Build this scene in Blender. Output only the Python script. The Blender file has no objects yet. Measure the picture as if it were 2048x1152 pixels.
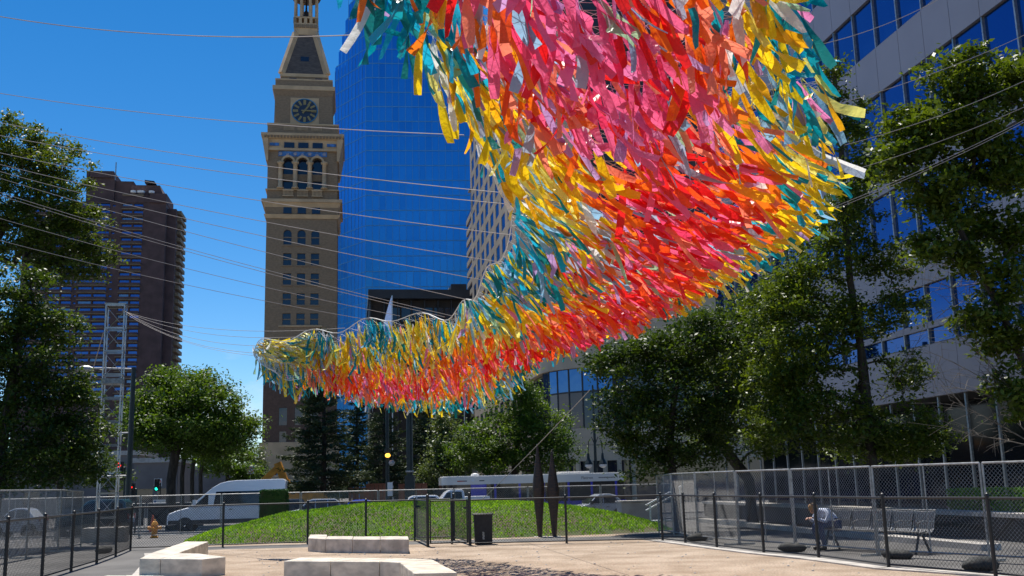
import bpy, math, random
import numpy as np
from mathutils import Vector, Matrix, Quaternion
random.seed(7); np.random.seed(7)
scene = bpy.context.scene
R = math.radians

# ------------------------------------------------------------------ camera
FPX = 2050.0                      # focal length in pixels of a 2048 px wide frame
PITCH = math.atan(390 / FPX); ROLL = R(1.5); CAM = Vector((0, 0, 1.62))
_f = Vector((0, math.cos(PITCH), math.sin(PITCH))); _u0 = Vector((0, -math.sin(PITCH), math.cos(PITCH)))
_x = Vector((1, 0, 0))
_r = _x * math.cos(ROLL) - _u0 * math.sin(ROLL); _u = _x * math.sin(ROLL) + _u0 * math.cos(ROLL)
cam_data = bpy.data.cameras.new('camera'); cam = bpy.data.objects.new('camera', cam_data)
scene.collection.objects.link(cam); scene.camera = cam
cam_data.sensor_width = 36.0; cam_data.lens = 36.0 * FPX / 2048; cam_data.clip_end = 6000; cam_data.clip_start = 0.1
cam.matrix_world = Matrix(((_r.x, _u.x, -_f.x, CAM.x), (_r.y, _u.y, -_f.y, CAM.y), (_r.z, _u.z, -_f.z, CAM.z), (0, 0, 0, 1)))

# ------------------------------------------------------------------ sky, sun, exposure
SUN_AZ = R(-20); SUN_EL = R(68)   # azimuth from +Y, negative = left of the view
SUN = Vector((math.sin(SUN_AZ) * math.cos(SUN_EL), math.cos(SUN_AZ) * math.cos(SUN_EL), math.sin(SUN_EL)))
world = bpy.data.worlds.new('World'); scene.world = world; world.use_nodes = True
wn = world.node_tree; wn.nodes.clear()
wo = wn.nodes.new('ShaderNodeOutputWorld'); bg = wn.nodes.new('ShaderNodeBackground')
sky = wn.nodes.new('ShaderNodeTexSky'); sky.sky_type = 'NISHITA'; sky.sun_disc = False
sky.sun_elevation = SUN_EL; sky.sun_rotation = SUN_AZ
sky.altitude = 1600; sky.air_density = 1.0; sky.dust_density = 0.0; sky.ozone_density = 3.0
hs = wn.nodes.new('ShaderNodeHueSaturation'); hs.inputs['Saturation'].default_value = 1.36
tc = wn.nodes.new('ShaderNodeTexCoord'); sep = wn.nodes.new('ShaderNodeSeparateXYZ')
cl = wn.nodes.new('ShaderNodeTexNoise'); cl.inputs['Scale'].default_value = 5.0; cl.inputs['Detail'].default_value = 7.0
mp = wn.nodes.new('ShaderNodeMapping'); mp.inputs['Scale'].default_value = (1, 1, 3.2)
mr = wn.nodes.new('ShaderNodeMapRange'); mr.inputs['From Min'].default_value = 0.45; mr.inputs['From Max'].default_value = 0.62
hr = wn.nodes.new('ShaderNodeMapRange'); hr.inputs['From Min'].default_value = 0.16; hr.inputs['From Max'].default_value = 0.05
mu = wn.nodes.new('ShaderNodeMath'); mu.operation = 'MULTIPLY'; mx = wn.nodes.new('ShaderNodeMix'); mx.data_type = 'RGBA'
mx.inputs['B'].default_value = (7.5, 7.6, 7.8, 1)
L = wn.links.new
L(sky.outputs[0], hs.inputs['Color']); L(tc.outputs['Generated'], mp.inputs[0]); L(mp.outputs[0], cl.inputs['Vector'])
L(tc.outputs['Generated'], sep.inputs[0]); L(cl.outputs[0], mr.inputs['Value']); L(sep.outputs['Z'], hr.inputs['Value'])
L(mr.outputs[0], mu.inputs[0]); L(hr.outputs[0], mu.inputs[1]); L(mu.outputs[0], mx.inputs['Factor'])
L(hs.outputs[0], mx.inputs['A']); L(mx.outputs['Result'], bg.inputs[0]); bg.inputs[1].default_value = 0.098
L(bg.outputs[0], wo.inputs[0])
sun_d = bpy.data.lights.new('sun', 'SUN'); sun_d.energy = 5.0; sun_d.angle = R(0.5); sun_d.color = (1, 0.95, 0.87)
sun_o = bpy.data.objects.new('sun', sun_d); scene.collection.objects.link(sun_o)
sun_o.rotation_mode = 'QUATERNION'; sun_o.rotation_quaternion = (-SUN).to_track_quat('-Z', 'Y'); sun_o.location = (0, 0, 80)
vs = scene.view_settings; vs.view_transform = 'Standard'; vs.look = 'None'; vs.gamma = 1; vs.exposure = 0.48; vs.use_curve_mapping = False
scene.render.resolution_x = 1024; scene.render.resolution_y = 576
try:
    scene.cycles.max_bounces = 8; scene.cycles.diffuse_bounces = 5; scene.cycles.transparent_max_bounces = 8
except Exception: pass

# ------------------------------------------------------------------ places: a point of the photograph at a known depth, or on the ground
def ray(px, py): return _f + _r * ((px - 1024) / FPX) + _u * ((576 - py) / FPX)
def P(px, py, Y):
    d = ray(px, py); return CAM + d * (Y / d.y)
def G(px, py, z=0.0):
    d = ray(px, py); return CAM + d * ((z - CAM.z) / d.z)
def mpp(py, Y):                   # metres per pixel at that height and depth
    return ((P(1024, py, Y) - CAM).dot(_f)) / FPX
AX = R(9)                         # the street grid is turned 9 degrees
def A(lat, along, z=0.0):         # street grid to world
    return Vector((lat * math.cos(AX) - along * math.sin(AX), lat * math.sin(AX) + along * math.cos(AX), z))
def smooth(a, b, x):
    t = min(1, max(0, (x - a) / (b - a))); return t * t * (3 - 2 * t)
def gz(y):                        # the ground falls gently to the street
    return -0.021 * max(0.0, min(y, 78.0) - 31.0)

# ------------------------------------------------------------------ mesh helpers
COL = scene.collection
class MB:
    def __init__(s): s.v = []; s.f = []; s.m = []
    def face(s, pts, m=0):
        n = len(s.v); s.v += [tuple(p) for p in pts]; s.f.append(tuple(range(n, n + len(pts)))); s.m.append(m)
    def hexa(s, a, b, m=0):       # a: 4 bottom points, b: 4 top points (same turn)
        n = len(s.v); s.v += [tuple(p) for p in a] + [tuple(p) for p in b]
        for q in ((3, 2, 1, 0), (4, 5, 6, 7), (0, 1, 5, 4), (1, 2, 6, 5), (2, 3, 7, 6), (3, 0, 4, 7)):
            s.f.append(tuple(n + i for i in q)); s.m.append(m)
    def box(s, x0, x1, y0, y1, z0, z1, m=0):
        s.hexa([(x0, y0, z0), (x1, y0, z0), (x1, y1, z0), (x0, y1, z0)], [(x0, y0, z1), (x1, y0, z1), (x1, y1, z1), (x0, y1, z1)], m)
    def frus(s, w0, d0, z0, w1, d1, z1, m=0, cx=0, cy=0):
        s.hexa([(cx - w0, cy - d0, z0), (cx + w0, cy - d0, z0), (cx + w0, cy + d0, z0), (cx - w0, cy + d0, z0)],
               [(cx - w1, cy - d1, z1), (cx + w1, cy - d1, z1), (cx + w1, cy + d1, z1), (cx - w1, cy + d1, z1)], m)
    def beam(s, a, b, w, h, m=0, up=(0, 0, 1)):
        a = Vector(a); b = Vector(b); d = (b - a).normalized(); up = Vector(up)
        if abs(d.dot(up)) > .98: up = Vector((1, 0, 0))
        x = d.cross(up).normalized() * (w / 2); y = x.cross(d).normalized() * (h / 2)
        s.hexa([a - x - y, a + x - y, a + x + y, a - x + y], [b - x - y, b + x - y, b + x + y, b - x + y], m)
    def tube(s, pts, r, n=6, m=0, cap=True):
        pts = [Vector(p) for p in pts]; k = len(pts)
        rs = r if isinstance(r, (list, tuple)) else [r] * k
        base = len(s.v); prev = None
        for i in range(k):
            d = (pts[min(i + 1, k - 1)] - pts[max(i - 1, 0)])
            d = d.normalized() if d.length > 1e-9 else Vector((0, 0, 1))
            if prev is None: x = d.orthogonal().normalized()
            else:
                x = prev - d * prev.dot(d); x = x.normalized() if x.length > 1e-6 else d.orthogonal().normalized()
            prev = x; y = d.cross(x)
            for j in range(n):
                t = 2 * math.pi * j / n; s.v.append(tuple(pts[i] + (x * math.cos(t) + y * math.sin(t)) * rs[i]))
        for i in range(k - 1):
            for j in range(n):
                a = base + i * n + j; b = base + i * n + (j + 1) % n
                s.f.append((a, b, b + n, a + n)); s.m.append(m)
        if cap:
            s.f.append(tuple(base + j for j in reversed(range(n)))); s.m.append(m)
            s.f.append(tuple(base + (k - 1) * n + j for j in range(n))); s.m.append(m)
    def lathe(s, prof, n=16, c=(0, 0, 0), m=0, axis='z'):
        base = len(s.v)
        for (r, z) in prof:
            for j in range(n):
                t = 2 * math.pi * j / n; p = (r * math.cos(t), r * math.sin(t), z)
                if axis == 'y': p = (p[0], p[2], p[1])
                if axis == 'x': p = (p[2], p[0], p[1])
                s.v.append((p[0] + c[0], p[1] + c[1], p[2] + c[2]))
        for i in range(len(prof) - 1):
            for j in range(n):
                a = base + i * n + j; b = base + i * n + (j + 1) % n
                s.f.append((a, b, b + n, a + n)); s.m.append(m)
        s.f.append(tuple(base + j for j in reversed(range(n)))); s.m.append(m)
        s.f.append(tuple(base + (len(prof) - 1) * n + j for j in range(n))); s.m.append(m)
    def prism(s, poly, y0, y1, m=0):            # poly in x,z pushed along y
        n = len(poly); b = len(s.v)
        s.v += [(x, y0, z) for x, z in poly] + [(x, y1, z) for x, z in poly]
        s.f.append(tuple(range(b, b + n))); s.m.append(m)
        s.f.append(tuple(reversed(range(b + n, b + 2 * n)))); s.m.append(m)
        for i in range(n):
            j = (i + 1) % n; s.f.append((b + j, b + i, b + n + i, b + n + j)); s.m.append(m)
    def slab(s, poly, z0, z1, m=0):             # poly in x,y pushed along z
        n = len(poly); b = len(s.v)
        s.v += [(p[0], p[1], z0) for p in poly] + [(p[0], p[1], z1) for p in poly]
        s.f.append(tuple(reversed(range(b, b + n)))); s.m.append(m)
        s.f.append(tuple(range(b + n, b + 2 * n))); s.m.append(m)
        for i in range(n):
            j = (i + 1) % n; s.f.append((b + i, b + j, b + n + j, b + n + i)); s.m.append(m)
    def wall(s, o, ux, nrm, x0, x1, z0, z1, ops, depth, m=0, arch=()):
        """front of a wall with real openings: o origin, ux along, nrm outward; ops (x0,x1,z0,z1)"""
        o = Vector(o); ux = Vector(ux); nrm = Vector(nrm); uz = Vector((0, 0, 1))
        q = lambda x, z, d=0: o + ux * x + uz * z - nrm * d
        zs = sorted(set([z0, z1] + [v for p in ops for v in p[2:4] if z0 < v < z1]))
        for i in range(len(zs) - 1):
            a, b = zs[i], zs[i + 1]; c = (a + b) / 2
            spans = sorted((p[0], p[1]) for p in ops if p[2] < c < p[3]); cur = x0
            for (sa, sb) in spans:
                if sa > cur + 1e-6: s.face([q(cur, a), q(sa, a), q(sa, b), q(cur, b)], m)
                cur = sb
            if cur < x1 - 1e-6: s.face([q(cur, a), q(x1, a), q(x1, b), q(cur, b)], m)
        for k, (a, b, c, d) in enumerate(ops):
            for (p1, p2) in (((a, c), (b, c)), ((b, c), (b, d)), ((b, d), (a, d)), ((a, d), (a, c))):
                s.face([q(*p1), q(*p2), q(*p2, depth), q(*p1, depth)], m)
            if k in arch:
                r = (b - a) / 2; cx = (a + b) / 2; zc = d - r; N = 8
                for sg in (-1, 1):
                    for j in range(N):
                        t0 = math.pi / 2 * j / N; t1 = math.pi / 2 * (j + 1) / N
                        p0 = (cx + sg * r * math.cos(t0), zc + r * math.sin(t0)); p1 = (cx + sg * r * math.cos(t1), zc + r * math.sin(t1))
                        s.face([q(*p0), q(p0[0], d), q(p1[0], d), q(*p1)], m)
                        s.face([q(*p0), q(*p1), q(*p1, depth), q(*p0, depth)], m)
    def obj(s, name, mats, parent=None, world=False, smooth_=False, bevel=0):
        me = bpy.data.meshes.new(name); me.from_pydata(s.v, [], s.f)
        if not isinstance(mats, (list, tuple)): mats = [mats]
        for mt in mats: me.materials.append(mt)
        if len(mats) > 1: me.polygons.foreach_set('material_index', s.m)
        if smooth_: me.polygons.foreach_set('use_smooth', [True] * len(me.polygons))
        o = bpy.data.objects.new(name, me); COL.objects.link(o)
        if parent is not None:
            o.parent = parent
            if world: o.matrix_parent_inverse = parent.matrix_basis.inverted()
        if bevel:
            b = o.modifiers.new('bevel', 'BEVEL'); b.width = bevel; b.segments = 2; b.limit_method = 'ANGLE'
        return o
def add_obj(name, me, parent=None, world=False):
    o = bpy.data.objects.new(name, me); COL.objects.link(o)
    if parent is not None:
        o.parent = parent
        if world: o.matrix_parent_inverse = parent.matrix_basis.inverted()
    return o
def tag(o, label, cat, group=None, kind=None):
    o['label'] = label
    if cat: o['category'] = cat
    if group: o['group'] = group
    if kind: o['kind'] = kind
    return o
def thing(name, label, cat, loc=(0, 0, 0), rz=0.0, group=None):
    o = bpy.data.objects.new(name, None); COL.objects.link(o); o.empty_display_size = 0.3
    o.location = loc; o.rotation_euler = (0, 0, rz); tag(o, label, cat, group); return o
def struct(o): o['kind'] = 'structure'; return o
def copy_tree(o, parent=None):
    c = o.copy(); COL.objects.link(c); c.parent = parent
    for ch in list(o.children): copy_tree(ch, c)
    return c
def np_mesh(name, V, nq, k=4, mats=(), attr=None):
    """V (N*k,3) separate k-gons"""
    me = bpy.data.meshes.new(name); n = len(V)
    me.vertices.add(n); me.vertices.foreach_set('co', np.ascontiguousarray(V, dtype=np.float32).ravel())
    me.loops.add(n); me.loops.foreach_set('vertex_index', np.arange(n, dtype=np.int32))
    me.polygons.add(nq); me.polygons.foreach_set('loop_start', np.arange(0, n, k, dtype=np.int32))
    me.polygons.foreach_set('loop_total', np.full(nq, k, dtype=np.int32))
    if attr is not None:
        a = me.attributes.new('tint', 'FLOAT', 'POINT'); a.data.foreach_set('value', np.ascontiguousarray(attr, dtype=np.float32))
    for mt in mats: me.materials.append(mt)
    me.update(calc_edges=True); return me

# ------------------------------------------------------------------ materials
def nt(name):
    m = bpy.data.materials.new(name); m.use_nodes = True
    n = m.node_tree; return m, n, n.nodes['Principled BSDF'], n.nodes['Material Output']
def pm(name, col, rough=0.6, metal=0.0, var=0.15, scale=3.0, bump=0.0, bscale=40.0, col2=None, spec=0.5, coords='Object', detail=5.0, stretch=None, f0=0.38, f1=0.62):
    m, n, b, o = nt(name); ln = n.links.new
    b.inputs['Roughness'].default_value = rough; b.inputs['Metallic'].default_value = metal
    b.inputs['Specular IOR Level'].default_value = spec
    t = n.nodes.new('ShaderNodeTexCoord'); src = t.outputs['Object']
    if coords == 'World':
        g = n.nodes.new('ShaderNodeNewGeometry'); src = g.outputs['Position']
    if stretch:
        mpn = n.nodes.new('ShaderNodeMapping'); mpn.inputs['Scale'].default_value = stretch; ln(src, mpn.inputs[0]); src = mpn.outputs[0]
    no = n.nodes.new('ShaderNodeTexNoise'); no.inputs['Scale'].default_value = scale; no.inputs['Detail'].default_value = detail; ln(src, no.inputs['Vector'])
    r = n.nodes.new('ShaderNodeMapRange'); r.inputs['From Min'].default_value = f0; r.inputs['From Max'].default_value = f1; ln(no.outputs[0], r.inputs['Value'])
    mxn = n.nodes.new('ShaderNodeMix'); mxn.data_type = 'RGBA'; ln(r.outputs[0], mxn.inputs['Factor'])
    c = Vector(col[:3]); a = c * (1 - var); d = Vector(col2[:3]) if col2 else c * (1 + var)
    mxn.inputs['A'].default_value = (*a, 1); mxn.inputs['B'].default_value = (*[min(1, q) for q in d], 1)
    ln(mxn.outputs['Result'], b.inputs['Base Color'])
    if bump:
        n2 = n.nodes.new('ShaderNodeTexNoise'); n2.inputs['Scale'].default_value = bscale; n2.inputs['Detail'].default_value = 6; ln(src, n2.inputs['Vector'])
        bn = n.nodes.new('ShaderNodeBump'); bn.inputs['Strength'].default_value = bump; bn.inputs['Distance'].default_value = 0.02
        ln(n2.outputs[0], bn.inputs['Height']); ln(bn.outputs[0], b.inputs['Normal'])
    return m
def leafmat(name, dark, light, trans=0.35, rough=0.42):
    m, n, b, o = nt(name); ln = n.links.new
    a = n.nodes.new('ShaderNodeAttribute'); a.attribute_name = 'tint'
    mxn = n.nodes.new('ShaderNodeMix'); mxn.data_type = 'RGBA'; ln(a.outputs['Fac'], mxn.inputs['Factor'])
    mxn.inputs['A'].default_value = (*dark, 1); mxn.inputs['B'].default_value = (*light, 1)
    ln(mxn.outputs['Result'], b.inputs['Base Color']); b.inputs['Roughness'].default_value = rough; b.inputs['Specular IOR Level'].default_value = .28
    tr = n.nodes.new('ShaderNodeBsdfTranslucent'); g = n.nodes.new('ShaderNodeMix'); g.data_type = 'RGBA'; g.blend_type = 'MULTIPLY'
    g.inputs['Factor'].default_value = 1; g.inputs['B'].default_value = (1.7, 1.6, 0.5, 1); ln(mxn.outputs['Result'], g.inputs['A']); ln(g.outputs['Result'], tr.inputs[0])
    ms = n.nodes.new('ShaderNodeMixShader'); ms.inputs[0].default_value = trans; ln(b.outputs[0], ms.inputs[1]); ln(tr.outputs[0], ms.inputs[2]); ln(ms.outputs[0], o.inputs['Surface'])
    return m
def fabric(name, col, trans=0.54):
    m, n, b, o = nt(name); ln = n.links.new
    g = n.nodes.new('ShaderNodeNewGeometry'); no = n.nodes.new('ShaderNodeTexNoise'); no.inputs['Scale'].default_value = 2.2; no.inputs['Detail'].default_value = 3
    ln(g.outputs['Position'], no.inputs['Vector'])
    mxn = n.nodes.new('ShaderNodeMix'); mxn.data_type = 'RGBA'; ln(no.outputs[0], mxn.inputs['Factor'])
    mxn.inputs['A'].default_value = (*[c * .78 for c in col], 1); mxn.inputs['B'].default_value = (*[min(1, c * 1.15) for c in col], 1)
    ln(mxn.outputs['Result'], b.inputs['Base Color']); b.inputs['Roughness'].default_value = 0.33; b.inputs['Specular IOR Level'].default_value = 0.6
    n3 = n.nodes.new('ShaderNodeTexNoise'); n3.inputs['Scale'].default_value = 16; n3.inputs['Detail'].default_value = 3; ln(g.outputs['Position'], n3.inputs['Vector'])
    bn = n.nodes.new('ShaderNodeBump'); bn.inputs['Strength'].default_value = .55; bn.inputs['Distance'].default_value = .03; ln(n3.outputs[0], bn.inputs['Height']); ln(bn.outputs[0], b.inputs['Normal'])
    tr = n.nodes.new('ShaderNodeBsdfTranslucent'); ln(mxn.outputs['Result'], tr.inputs[0]); ln(bn.outputs[0], tr.inputs['Normal'])
    ms = n.nodes.new('ShaderNodeMixShader'); ms.inputs[0].default_value = trans; ln(b.outputs[0], ms.inputs[1]); ln(tr.outputs[0], ms.inputs[2]); ln(ms.outputs[0], o.inputs['Surface'])
    return m
def emit(name, col, st):
    m, n, b, o = nt(name); b.inputs['Base Color'].default_value = (*col, 1); b.inputs['Emission Color'].default_value = (*col, 1); b.inputs['Emission Strength'].default_value = st; return m
def glass(name, col, rough=0.04, metal=0.0, ior=1.6, wav=0.02, wscale=0.4):
    m, n, b, o = nt(name); ln = n.links.new
    b.inputs['Base Color'].default_value = (*col, 1); b.inputs['Roughness'].default_value = rough; b.inputs['Metallic'].default_value = metal; b.inputs['IOR'].default_value = ior
    g = n.nodes.new('ShaderNodeNewGeometry'); no = n.nodes.new('ShaderNodeTexNoise'); no.inputs['Scale'].default_value = wscale; no.inputs['Detail'].default_value = 2; ln(g.outputs['Position'], no.inputs['Vector'])
    bn = n.nodes.new('ShaderNodeBump'); bn.inputs['Strength'].default_value = wav; bn.inputs['Distance'].default_value = 1.0; ln(no.outputs[0], bn.inputs['Height']); ln(bn.outputs[0], b.inputs['Normal'])
    return m
M = {}
M['asphalt'] = pm('asphalt', (.06, .06, .063), .9, var=.25, scale=.8, bump=.4, bscale=90, coords='World')
M['paving'] = pm('paving', (.10, .095, .09), .85, var=.22, scale=.7, bump=.3, bscale=60, coords='World')
M['concrete'] = pm('concrete', (.42, .39, .35), .85, var=.16, scale=3, bump=.3, bscale=60, coords='World')
M['marble'] = pm('marble', (.60, .535, .43), .5, var=.2, scale=2.2, bump=.15, bscale=14, coords='World', detail=9, stretch=(1.6, 1.2, 3))
M['marble_worn'] = pm('worn marble', (.52, .45, .37), .6, var=.28, scale=3, bump=.3, bscale=12, coords='World', detail=8)
M['black'] = pm('black powder coat', (.012, .012, .013), .45, var=.1)
M['black_wire'] = pm('black vinyl wire', (.014, .014, .014), .5, var=.1)
M['galv'] = pm('galvanised steel', (.34, .34, .335), .45, .7, var=.2, scale=12)
M['galv_wire'] = pm('galvanised wire', (.33, .325, .31), .5, .4, var=.15, scale=6)
M['alu'] = pm('aluminium truss', (.40, .40, .41), .35, .9, var=.1, scale=8)
M['rope'] = pm('grey rope', (.20, .20, .20), .8, var=.15, scale=30)
M['cable'] = pm('steel cable', (.36, .31, .28), .55, .2, var=.1)
M['white_paint'] = pm('white paint', (.78, .79, .8), .3, var=.04)
M['rubber'] = pm('rubber', (.02, .02, .02), .8, var=.15)
M['darkplastic'] = pm('dark plastic', (.03, .03, .032), .55, var=.1)
M['carglass'] = glass('car glass', (.012, .016, .022), .03, 0, 1.5, 0)
M['chrome'] = pm('bright metal', (.6, .6, .6), .2, 1, var=.05)
M['bark'] = pm('bark', (.045, .036, .028), .95, var=.35, scale=9, bump=.8, bscale=25, stretch=(1, 1, .25))
M['twig'] = pm('bare twig', (.17, .145, .12), .9, var=.2, scale=9)
M['bronze'] = pm('rusty bronze', (.042, .036, .033), .55, .35, var=.35, scale=6, bump=.35, bscale=22, stretch=(1, 1, 5), col2=(.075, .042, .028))
M['bin'] = pm('bin rubber', (.022, .022, .024), .7, var=.3, scale=14, bump=.6, bscale=60)
M['redlamp'] = emit('red lamp', (1, .02, .01), 1.6); M['greenlamp'] = emit('green lamp', (.02, .9, .6), 1.6); M['amberlamp'] = emit('amber lamp', (1, .45, .05), 2.5)
# ================================================================== THE SETTING
def sheet(name, rows, mat, lift):
    """rows: list of (y, x0, x1); a ground sheet that follows the fall of the land"""
    mb = MB()
    for i in range(len(rows) - 1):
        y0, a0, b0 = rows[i]; y1, a1, b1 = rows[i + 1]; n = 6
        for k in range(n):
            t0, t1 = k / n, (k + 1) / n
            mb.face([(a0 + (b0 - a0) * t0, y0, gz(y0) + lift), (a0 + (b0 - a0) * t1, y0, gz(y0) + lift),
                     (a1 + (b1 - a1) * t1, y1, gz(y1) + lift), (a1 + (b1 - a1) * t0, y1, gz(y1) + lift)])
    return struct(mb.obj(name, mat))
sheet('ground', [(-80, -1500, 1500), (31, -1500, 1500), (78, -1500, 1500), (400, -2500, 2500), (4000, -4000, 4000)], M['paving'], 0)

# gravel court: tan crushed stone with darker and lighter drifts
def gravel_mat():
    m, n, b, o = nt('crushed granite'); ln = n.links.new
    g = n.nodes.new('ShaderNodeNewGeometry')
    def noise(sc, det=6):
        q = n.nodes.new('ShaderNodeTexNoise'); q.inputs['Scale'].default_value = sc; q.inputs['Detail'].default_value = det; ln(g.outputs['Position'], q.inputs['Vector']); return q
    a = noise(.9, 9); f = noise(30, 8); v = n.nodes.new('ShaderNodeTexVoronoi'); v.inputs['Scale'].default_value = 26; ln(g.outputs['Position'], v.inputs['Vector'])
    r = n.nodes.new('ShaderNodeMapRange'); r.inputs['From Min'].default_value = .35; r.inputs['From Max'].default_value = .65; ln(a.outputs[0], r.inputs['Value'])
    m1 = n.nodes.new('ShaderNodeMix'); m1.data_type = 'RGBA'; ln(r.outputs[0], m1.inputs['Factor']); m1.inputs['A'].default_value = (.31, .232, .165, 1); m1.inputs['B'].default_value = (.47, .37, .28, 1)
    m2 = n.nodes.new('ShaderNodeMix'); m2.data_type = 'RGBA'; m2.blend_type = 'OVERLAY'; m2.inputs['Factor'].default_value = .85; ln(m1.outputs['Result'], m2.inputs['A']); ln(f.outputs[0], m2.inputs['B'])
    ln(m2.outputs['Result'], b.inputs['Base Color']); b.inputs['Roughness'].default_value = .95; b.inputs['Specular IOR Level'].default_value = .2
    bn = n.nodes.new('ShaderNodeBump'); bn.inputs['Strength'].default_value = .9; bn.inputs['Distance'].default_value = .03
    ad = n.nodes.new('ShaderNodeMath'); ad.operation = 'ADD'; ln(f.outputs[0], ad.inputs[0]); ln(v.outputs['Distance'], ad.inputs[1]); ln(ad.outputs[0], bn.inputs['Height']); ln(bn.outputs[0], b.inputs['Normal'])
    return m
M['gravel'] = gravel_mat()
right_line = [(7.95, 14.8), (7.05, 16.69), (6.1, 18.2), (5.5, 20.81), (4.9, 22.51), (4.35, 24.62), (3.9, 26.6), (3.5, 28.2)]
left_line = [(-5.6, 14.8), (-6.4, 18.0), (-7.4, 21.5), (-8.6, 25.5), (-9.6, 28.2)]
rows = []
def lerp_line(line, y):
    for (a, b) in zip(line[:-1], line[1:]):
        if a[1] <= y <= b[1]:
            t = (y - a[1]) / (b[1] - a[1]); return a[0] + (b[0] - a[0]) * t
    return line[0][0] if y < line[0][1] else line[-1][0]
for i in range(15):
    y = 2 + i * (28.2 - 2) / 14
    xr = lerp_line(right_line, y) if y > 14.8 else 7.95 + (14.8 - y) * .45
    xl = lerp_line(left_line, y) if y > 14.8 else -5.6
    rows.append((y, xl, xr))
rows.append((31.6, -10.6, 2.9)); rows.append((33.2, -10.4, 3.6))
gravel = sheet('gravel_path', rows, M['gravel'], 0.005)
def strip(name, line, w, mat, z0=-.05, z1=.03):
    mb = MB()
    for (a, b) in zip(line[:-1], line[1:]):
        d = (Vector(b) - Vector(a)).to_3d().normalized(); nrm = Vector((-d.y, d.x, 0)) * w
        a3 = Vector((a[0], a[1], 0)); b3 = Vector((b[0], b[1], 0))
        mb.slab([a3, b3, b3 - nrm, a3 - nrm], z0, z1)
    return struct(mb.obj(name, mat))
# concrete edging, one short stone after another
def edging(line, w, name):
    root = strip(name, line, w, M['concrete'])
    return root
edging([(x + .0, y) for x, y in right_line], .38, 'edging_right')
edging([(x - .42, y) for x, y in left_line], .42, 'edging_left')
# the cross street: kerbs and roadway
mb = MB()
N = 24
for k in range(N):
    l0 = -130 + 260 * k / N; l1 = -130 + 260 * (k + 1) / N
    for (s0, s1) in ((53, 60), (60, 68), (68, 77)):
        q = [A(l0, s0), A(l1, s0), A(l1, s1), A(l0, s1)]
        mb.face([(p.x, p.y, gz(p.y) + .008) for p in q])
struct(mb.obj('road', M['asphalt']))
for nm, s0, s1 in (('kerb_near', 52.6, 53.0), ('kerb_far', 77.0, 77.4)):
    mb = MB()
    for k in range(N):
        q = [A(-130 + 260 * k / N, s0), A(-130 + 260 * (k + 1) / N, s0), A(-130 + 260 * (k + 1) / N, s1), A(-130 + 260 * k / N, s1)]
        mb.hexa([(p.x, p.y, gz(p.y) - .1) for p in q], [(p.x, p.y, gz(p.y) + .13) for p in q])
    struct(mb.obj(nm, M['concrete']))
mb = MB()
for s in (61.0, 69.2):
    for k in range(-14, 14):
        q = [A(k * 6, s), A(k * 6 + 3, s), A(k * 6 + 3, s + .12), A(k * 6, s + .12)]
        mb.face([(p.x, p.y, gz(p.y) + .014) for p in q])
struct(mb.obj('lane_marking', M['white_paint']))

# ------------------------------------------------------------------ grassy mound
MC = (-3.15, 38.0); MR = (8.7, 6.0)
def mound_h(x, y):
    u = abs((x - MC[0]) / MR[0]); v = abs((y - MC[1]) / MR[1]); r = (u ** 2.3 + v ** 2.2)
    if r >= 1: return -.06
    return 1.22 * (1 - r) ** .85 + .03 * math.sin(x * 2.1) * math.cos(y * 1.7) - .05
NX, NY = 60, 34; mb = MB()
for j in range(NY + 1):
    for i in range(NX + 1):
        x = MC[0] + MR[0] * 1.06 * (2 * i / NX - 1); y = MC[1] + MR[1] * 1.06 * (2 * j / NY - 1)
        mb.v.append((x, y, gz(y) + mound_h(x, y)))
for j in range(NY):
    for i in range(NX):
        a = j * (NX + 1) + i; mb.f.append((a, a + 1, a + NX + 2, a + NX + 1)); mb.m.append(0)
M['soil'] = pm('soil under grass', (.13, .10, .055), .95, var=.3, scale=1.5, coords='World', col2=(.06, .1, .02))
struct(mb.obj('terrain_mound', M['soil'], smooth_=True))
def quads(c, d, s, w, ln_):
    """leaf rhombs: c centre (N,3), d direction, s side; w width ln_ length"""
    a = c - d * ln_[:, None] * .5; b = c + d * ln_[:, None] * .5
    l = c - s * w[:, None] * .5 - d * ln_[:, None] * .06; r = c + s * w[:, None] * .5 - d * ln_[:, None] * .06
    V = np.stack([a, l, b, r], 1).reshape(-1, 3); return V
def unit(a): return a / np.maximum(np.linalg.norm(a, axis=1, keepdims=True), 1e-9)
rng = np.random.default_rng(11)
n = 62000
x = MC[0] + MR[0] * rng.uniform(-1, 1, n); y = MC[1] + MR[1] * (rng.uniform(-1, 1, n))
u = np.abs((x - MC[0]) / MR[0]); v = np.abs((y - MC[1]) / MR[1]); rr = u ** 2.3 + v ** 2.2
patch = np.sin(x * 1.7 + 1.3 * np.sin(y * 1.1)) * np.cos(y * 1.9 + x * .6)
keep = (rr < .985 - .07 * (patch > .45)) & (y < 41.5)
x, y, patch = x[keep], y[keep], patch[keep]
z = np.array([gz(b) + mound_h(a, b) for a, b in zip(x, y)])
n = len(x); hgt = rng.uniform(.02, .085, n) * (1 + .35 * patch)
d = unit(np.stack([rng.normal(0, .55, n), rng.normal(0, .55, n), np.ones(n)], 1)); s = unit(np.cross(d, unit(rng.normal(0, 1, (n, 3)))))
c = np.stack([x, y, z + hgt * .5], 1)
V = quads(c, d, s, rng.uniform(.02, .05, n), hgt + .035)
M['grass'] = leafmat('ground cover', (.10, .22, .012), (.25, .46, .03), .35, .5)
g = add_obj('grass', np_mesh('grass', V, n, 4, (M['grass'],), np.repeat(np.clip(.5 + .38 * patch + .2 * np.sin(x * .6 + 2) + rng.normal(0, .28, n), 0, 1), 4)))
tag(g, 'bright green ground cover growing over the low mound behind the black fence', 'ground cover', kind='stuff')
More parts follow.
